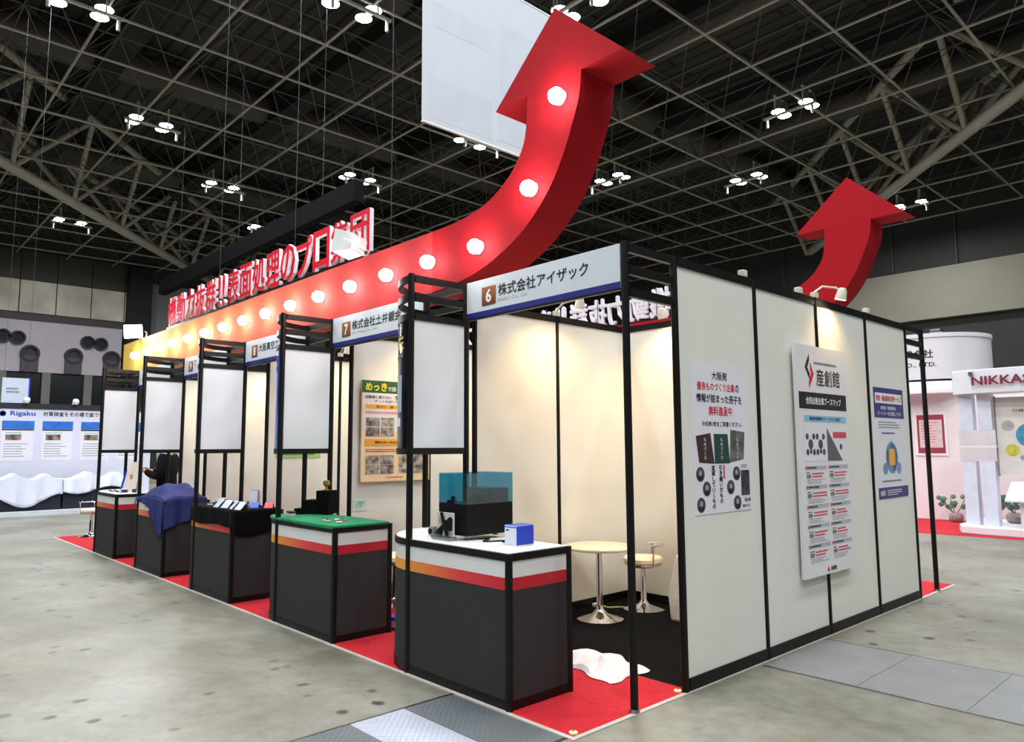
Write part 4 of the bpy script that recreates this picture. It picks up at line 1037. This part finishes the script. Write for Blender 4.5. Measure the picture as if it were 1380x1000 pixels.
for i, x0 in enumerate((1.44, 2.25, 3.08, 3.92, 4.75)):
    p_ = MB().box(x0, x0 + .66, -.024, -.0205, 1.22, 2.19).build('chart', PAPER, t)
    MB().box(x0, x0 + .66, -.026, -.024, 1.99, 2.19).build('chart_header', mat('chart_blue', (44, 110, 200), .4, 0, .2, 6), p_)
    MB().box(x0, x0 + .66, -.026, -.024, 1.955, 1.985).build('chart_bar', INK, p_)
    MB().box(x0 + .08, x0 + .40, -.026, -.024, 1.72, 1.86).build('chart_photo', photo('chart_pic%d' % i, (60, 48, 40), (170, 150, 130), 9), p_)
    fine(p_, GINK, x0 + .06, x0 + .6, 1.30, 1.66, 6, -.024, rn, .3); fine(p_, mat('chart_teal', (80, 170, 180), .5), x0 + .08, x0 + .5, 1.88, 1.92, 1, -.024, rn)
for i, y in enumerate((-2.2, -1.6, -.5, .55, 1.6)):
    o = thing('wall_lamp', 'small white lamp on the top rail of the display wall across the aisle', 'lamp', (-18.45, y, 2.62), 0, 'lamps on the display wall across the aisle')
    MB().box(-.05, .05, -.06, .06, 0, .05).build('base', WHITE, o, bevel=.01); MB().lathe([(.05, 0), (.075, .04), (.07, .1), (.04, .13)], (.08, 0, .01), 14).build('head', WHITE, o, True)
# covered tables
for i, (y0, y1, drop) in enumerate(((-1.35, .12, .62), (.16, 1.62, .36), (-3.1, -1.4, .5))):
    t = thing('covered_table', ['long table with dark front under a white dust sheet left of the dark skirt', 'long dark skirted table half covered by a white dust sheet', 'further table under a white dust sheet at the aisle edge'][i], 'table', (-17.6, (y0 + y1) / 2, .1), PI / 2)
    L = (y1 - y0) / 2
    MB().box(-L, L, -.35, .35, 0, .68).build('skirt', mat('skirt_navy', (22, 26, 44), .8), t, bevel=.01)
    def hz(x): return .69 + .20 * math.exp(-abs(x + .25 * L) / (.22 * L)) + .17 * math.exp(-abs(x - .6 * L) / (.16 * L))
    b = MB(); nn = 36
    def sheetf(u, v):
        x = -L * 1.02 + 2.04 * L * u
        if v < .5: return (x, .36 - .73 * (v * 2), hz(x) - .03 * abs(math.sin(x * 9)))
        q = (v - .5) * 2; d = drop * (.78 + .22 * math.cos(x * 4.5 + 2 * i))
        return (x, -.37 - .06 * q - .035 * q * math.sin(x * 17) - .025 * q * math.sin(x * 31 + q * 2), (hz(x) - .03 * abs(math.sin(x * 9))) * (1 - q) + q * (.70 - d))
    b.grid(nn, 16, sheetf).build('dust_sheet', mat('dust_sheet', (216, 220, 236), .6, 0, .03, 3), t, True, solid=.006)
t = thing('hanging_sign', 'white and blue box sign hanging above the stand across the aisle', 'sign', (-24, .1, 2.9), PI / 2)
MB().box(-.36, .32, -.04, 0, 0, .78).build('face', mat('sign_pale', (200, 210, 228), .4), t); MB().box(.32, .36, -.04, .5, 0, .80).build('side', BLUE, t); MB().box(-.40, .36, -.05, .5, -.05, 0).build('bottom_edge', BLUE, t)
fine(t, GINK, -.25, .2, .3, .5, 2, -.0405, rn)
for x in (-.3, .3): MB().cyl((x, .1, .78), (x, .1, 13.1), .004, n=5).build('wire', WIRE, t)

# ================================================================== NEIGHBOURING STAND ON THE RIGHT
NW = mat('stand_white', (222, 222, 228), .4, 0, .02, 2); NP = mat('stand_pinkish', (228, 222, 224), .5, 0, .04, 1.5)
tag(MB().box(-3.6, 4.5, 9.75, 12.39, 0, .006).build('aisle_carpet', REDC), 'red carpet under the white stand beyond the end wall', 'carpet')
t = thing('stand_wall', 'pale rear wall with rounded white sign drum of the stand beyond the end wall', 'stand wall', (-2.0, 12.4, .006))
MB().box(-1.5, 6, 0, .1, 0, 2.75).build('wall', NP, t)
b = MB(); vs = []; n = 20
def drum(a, z): return (-.55 + 1.12 * math.sin(a), .6 - 1.0 * math.cos(a), z)
for nm, z0, z1, rr_ in (('sign_drum', 2.78, 3.68, 1.0), ('drum_cap', 3.62, 3.70, 1.02)):
    b = MB(); b.lathe([(1.12 * rr_, z0), (1.12 * rr_, z1)], (-.62, .75, 0), 40); b.build(nm, NW, t, True)
b = MB(); b.lathe([(1.14, 2.5), (1.12, 2.72), (1.10, 2.74)], (-.62, .75, 0), 40); b.build('drum_skirt', NW, t, True)
def curved_text(body, m, a0, a1, z0, z1, bold, c=(-.62, .75), r=1.122):
    vs, fs, asp = text_data(body, bold); bb = MB()
    bb.add([(c[0] + (r + e) * math.sin(a0 + (a1 - a0) * u), c[1] - (r + e) * math.cos(a0 + (a1 - a0) * u), z0 + (z1 - z0) * v) for u, v, e in vs], fs)
    bb.build('lettering', m, t, fix=False)
curved_text('日機装株式会社', INK, -.75, .36, 3.20, 3.38, .02); curved_text('NIKKISO CO., LTD.', INK, -.75, .40, 3.02, 3.12, .012)
MB().box(-.75, -.15, -.02, 0, 1.26, 2.13).build('picture_frame', WHITE, t)
pm = MB().box(-.70, -.20, -.024, -.02, 1.31, 2.08).build('picture', mat('picture_red', (150, 50, 72), .5, 0, .2, 3), t)
MB().box(-.66, -.24, -.026, -.024, 1.42, 1.98).build('picture_text', mat('picture_pale', (214, 196, 196), .5, 0, .1, 8), pm)
fine(pm, PINK, -.62, -.28, 1.5, 1.95, 8, -.0262, rn, .25)
sl = MB().box(-.3, -.1, -.2, -.0, 3.71, 3.79); sl.build('drum_lamp', STEEL, t, bevel=.02)
t = thing('portal', 'white rounded stand portal with maroon lettering on square columns', 'portal', (-1.45, 10.02, .006))
MB().prism([(0, .3), (.1, .05), (.5, -.02), (2.5, -.1), (5, -.1), (5, 1.6), (0, 1.6)], lambda x, y_: (x, y_, 0), lambda x, y_: (x, y_, .14)).build('plinth', NW, t, bevel=.02)
MB().prism([(.04, .28), (.10, .1), (.4, 0), (2.5, -.05), (5, -.05), (5, .5), (.3, .5), (.1, .42)], lambda x, y_: (x, y_, 2.32), lambda x, y_: (x, y_, 2.72)).build('header', NW, t, bevel=.01)
for x, y_ in ((.14, .18), (.42, .16)):
    MB().box(x, x + .20, y_, y_ + .20, .14, 1.2).build('column', mat('column_white', (212, 216, 232), .35), t); MB().box(x, x + .20, y_, y_ + .20, 1.72, 2.32).build('column', mat('column_white', (212, 216, 232), .35), t)
MB().box(.10, .66, .14, .40, 1.42, 1.46).build('shelf', NW, t); MB().box(.12, .64, .16, .38, 1.2, 1.42).build('glass_case', CLEAR, t); MB().box(.12, .64, .16, .38, 1.46, 1.72).build('glass_case', CLEAR, t)
lettering(t, 'NIKKASO', mat('maroon', (120, 30, 60), .5), .42, 1.44, 2.45, 2.60, -.045, .03, .01)
MB().box(.38, .44, -.05, .0, 2.62, 2.68).build('badge_lamp', STEEL, t)
bd = MB().box(.66, 2.2, .25, .30, .98, 2.25).build('board', mat('board_offwhite', (214, 210, 206), .5), t)
MB().box(.64, .66, .24, .31, .96, 2.27).build('board_edge', mat('board_brown', (140, 120, 110), .5), bd)
lettering(bd, '日機装の技術', mat('maroon', (120, 30, 60), .5), .9, 1.4, 2.0, 2.05, .2495, .01)
for x, z, r, c in ((1.12, 1.62, .20, (60, 140, 170)), (.82, 1.78, .09, (170, 160, 160)), (.86, 1.38, .10, (196, 190, 70)), (1.12, 1.34, .05, (70, 90, 90)), (1.3, 1.3, .08, (120, 170, 90)), (1.35, 1.85, .07, (196, 120, 120)), (1.0, 1.26, .04, (150, 150, 170)), (1.1, 1.88, .03, (220, 190, 90))):
    MB().lathe([(r, 0), (r, .002)], (x, .2495, z), 18, (0, -1, 0)).build('molecule_picture', mat('mol_%d_%d_%d' % c, c, .5, 0, .25, 12), bd)
t = thing('sloped_lectern', 'white sloped brochure stand on the plinth of the white portal', 'stand', (-.62, 9.95, .146))
MB().prism([(0, 0), (.35, 0), (.35, .45), (0, .45)], lambda x, z: (.12 + x * .9, .1, z), lambda x, z: (.12 + x * .9, .35, z)).build('body', NW, t)
b = MB(); b.prism([(-.05, .42), (.6, .42), (.6, .45), (-.05, .45)], lambda x, z: (x, -.02, z), lambda x, z: (x, .45, z + .28)); b.build('top', NW, t)
b = MB(); b.prism([(.02, .452), (.5, .452), (.5, .456), (.02, .456)], lambda x, z: (x, .03, z + .03), lambda x, z: (x, .4, z + .25)); b.build('print', NP, t)
LEAF = mat('leaf_green', (74, 104, 84), .6, 0, .2, 10)
def branch(label, loc, sc, rs):
    t = thing('leafy_plant', label, 'plant', loc); r_ = random.Random(rs)
    MB().lathe([(.10 * sc, 0), (.15 * sc, .04), (.16 * sc, .12), (.12 * sc, .17), (.10 * sc, .17)], (0, 0, 0), 14).build('stone_pot', mat('pot_stone', (150, 132, 130), .8, 0, .2, 20), t, True)
    for i in range(4):
        a = r_.uniform(-.9, .9); L = sc * r_.uniform(.45, .75); tip = Vector((math.sin(a) * L, r_.uniform(-.1, .1), .17 * sc + math.cos(a) * L * .7))
        st = MB().tube([(0, 0, .15 * sc), tip * .5 + Vector((0, 0, .06)), tip], .008).build('stem', LEAF, t, True)
        for k in range(4):
            p_ = Vector((0, 0, .15 * sc)).lerp(tip, .45 + .18 * k) + Vector((r_.uniform(-.06, .06), 0, r_.uniform(-.05, .05)))
            MB().lathe([(.005, -.02), (.045, -.008), (.05, 0), (.03, .01)], p_, 8, (r_.uniform(-.5, .5), -1, .4)).build('leaf', LEAF, st, True)
branch('potted plant with round leaves by the pale rear wall', (-2.0, 12.05, .006), .8, 3)
branch('potted plant with round leaves on the white plinth behind the columns', (-.78, 11.0, .146), .95, 9)
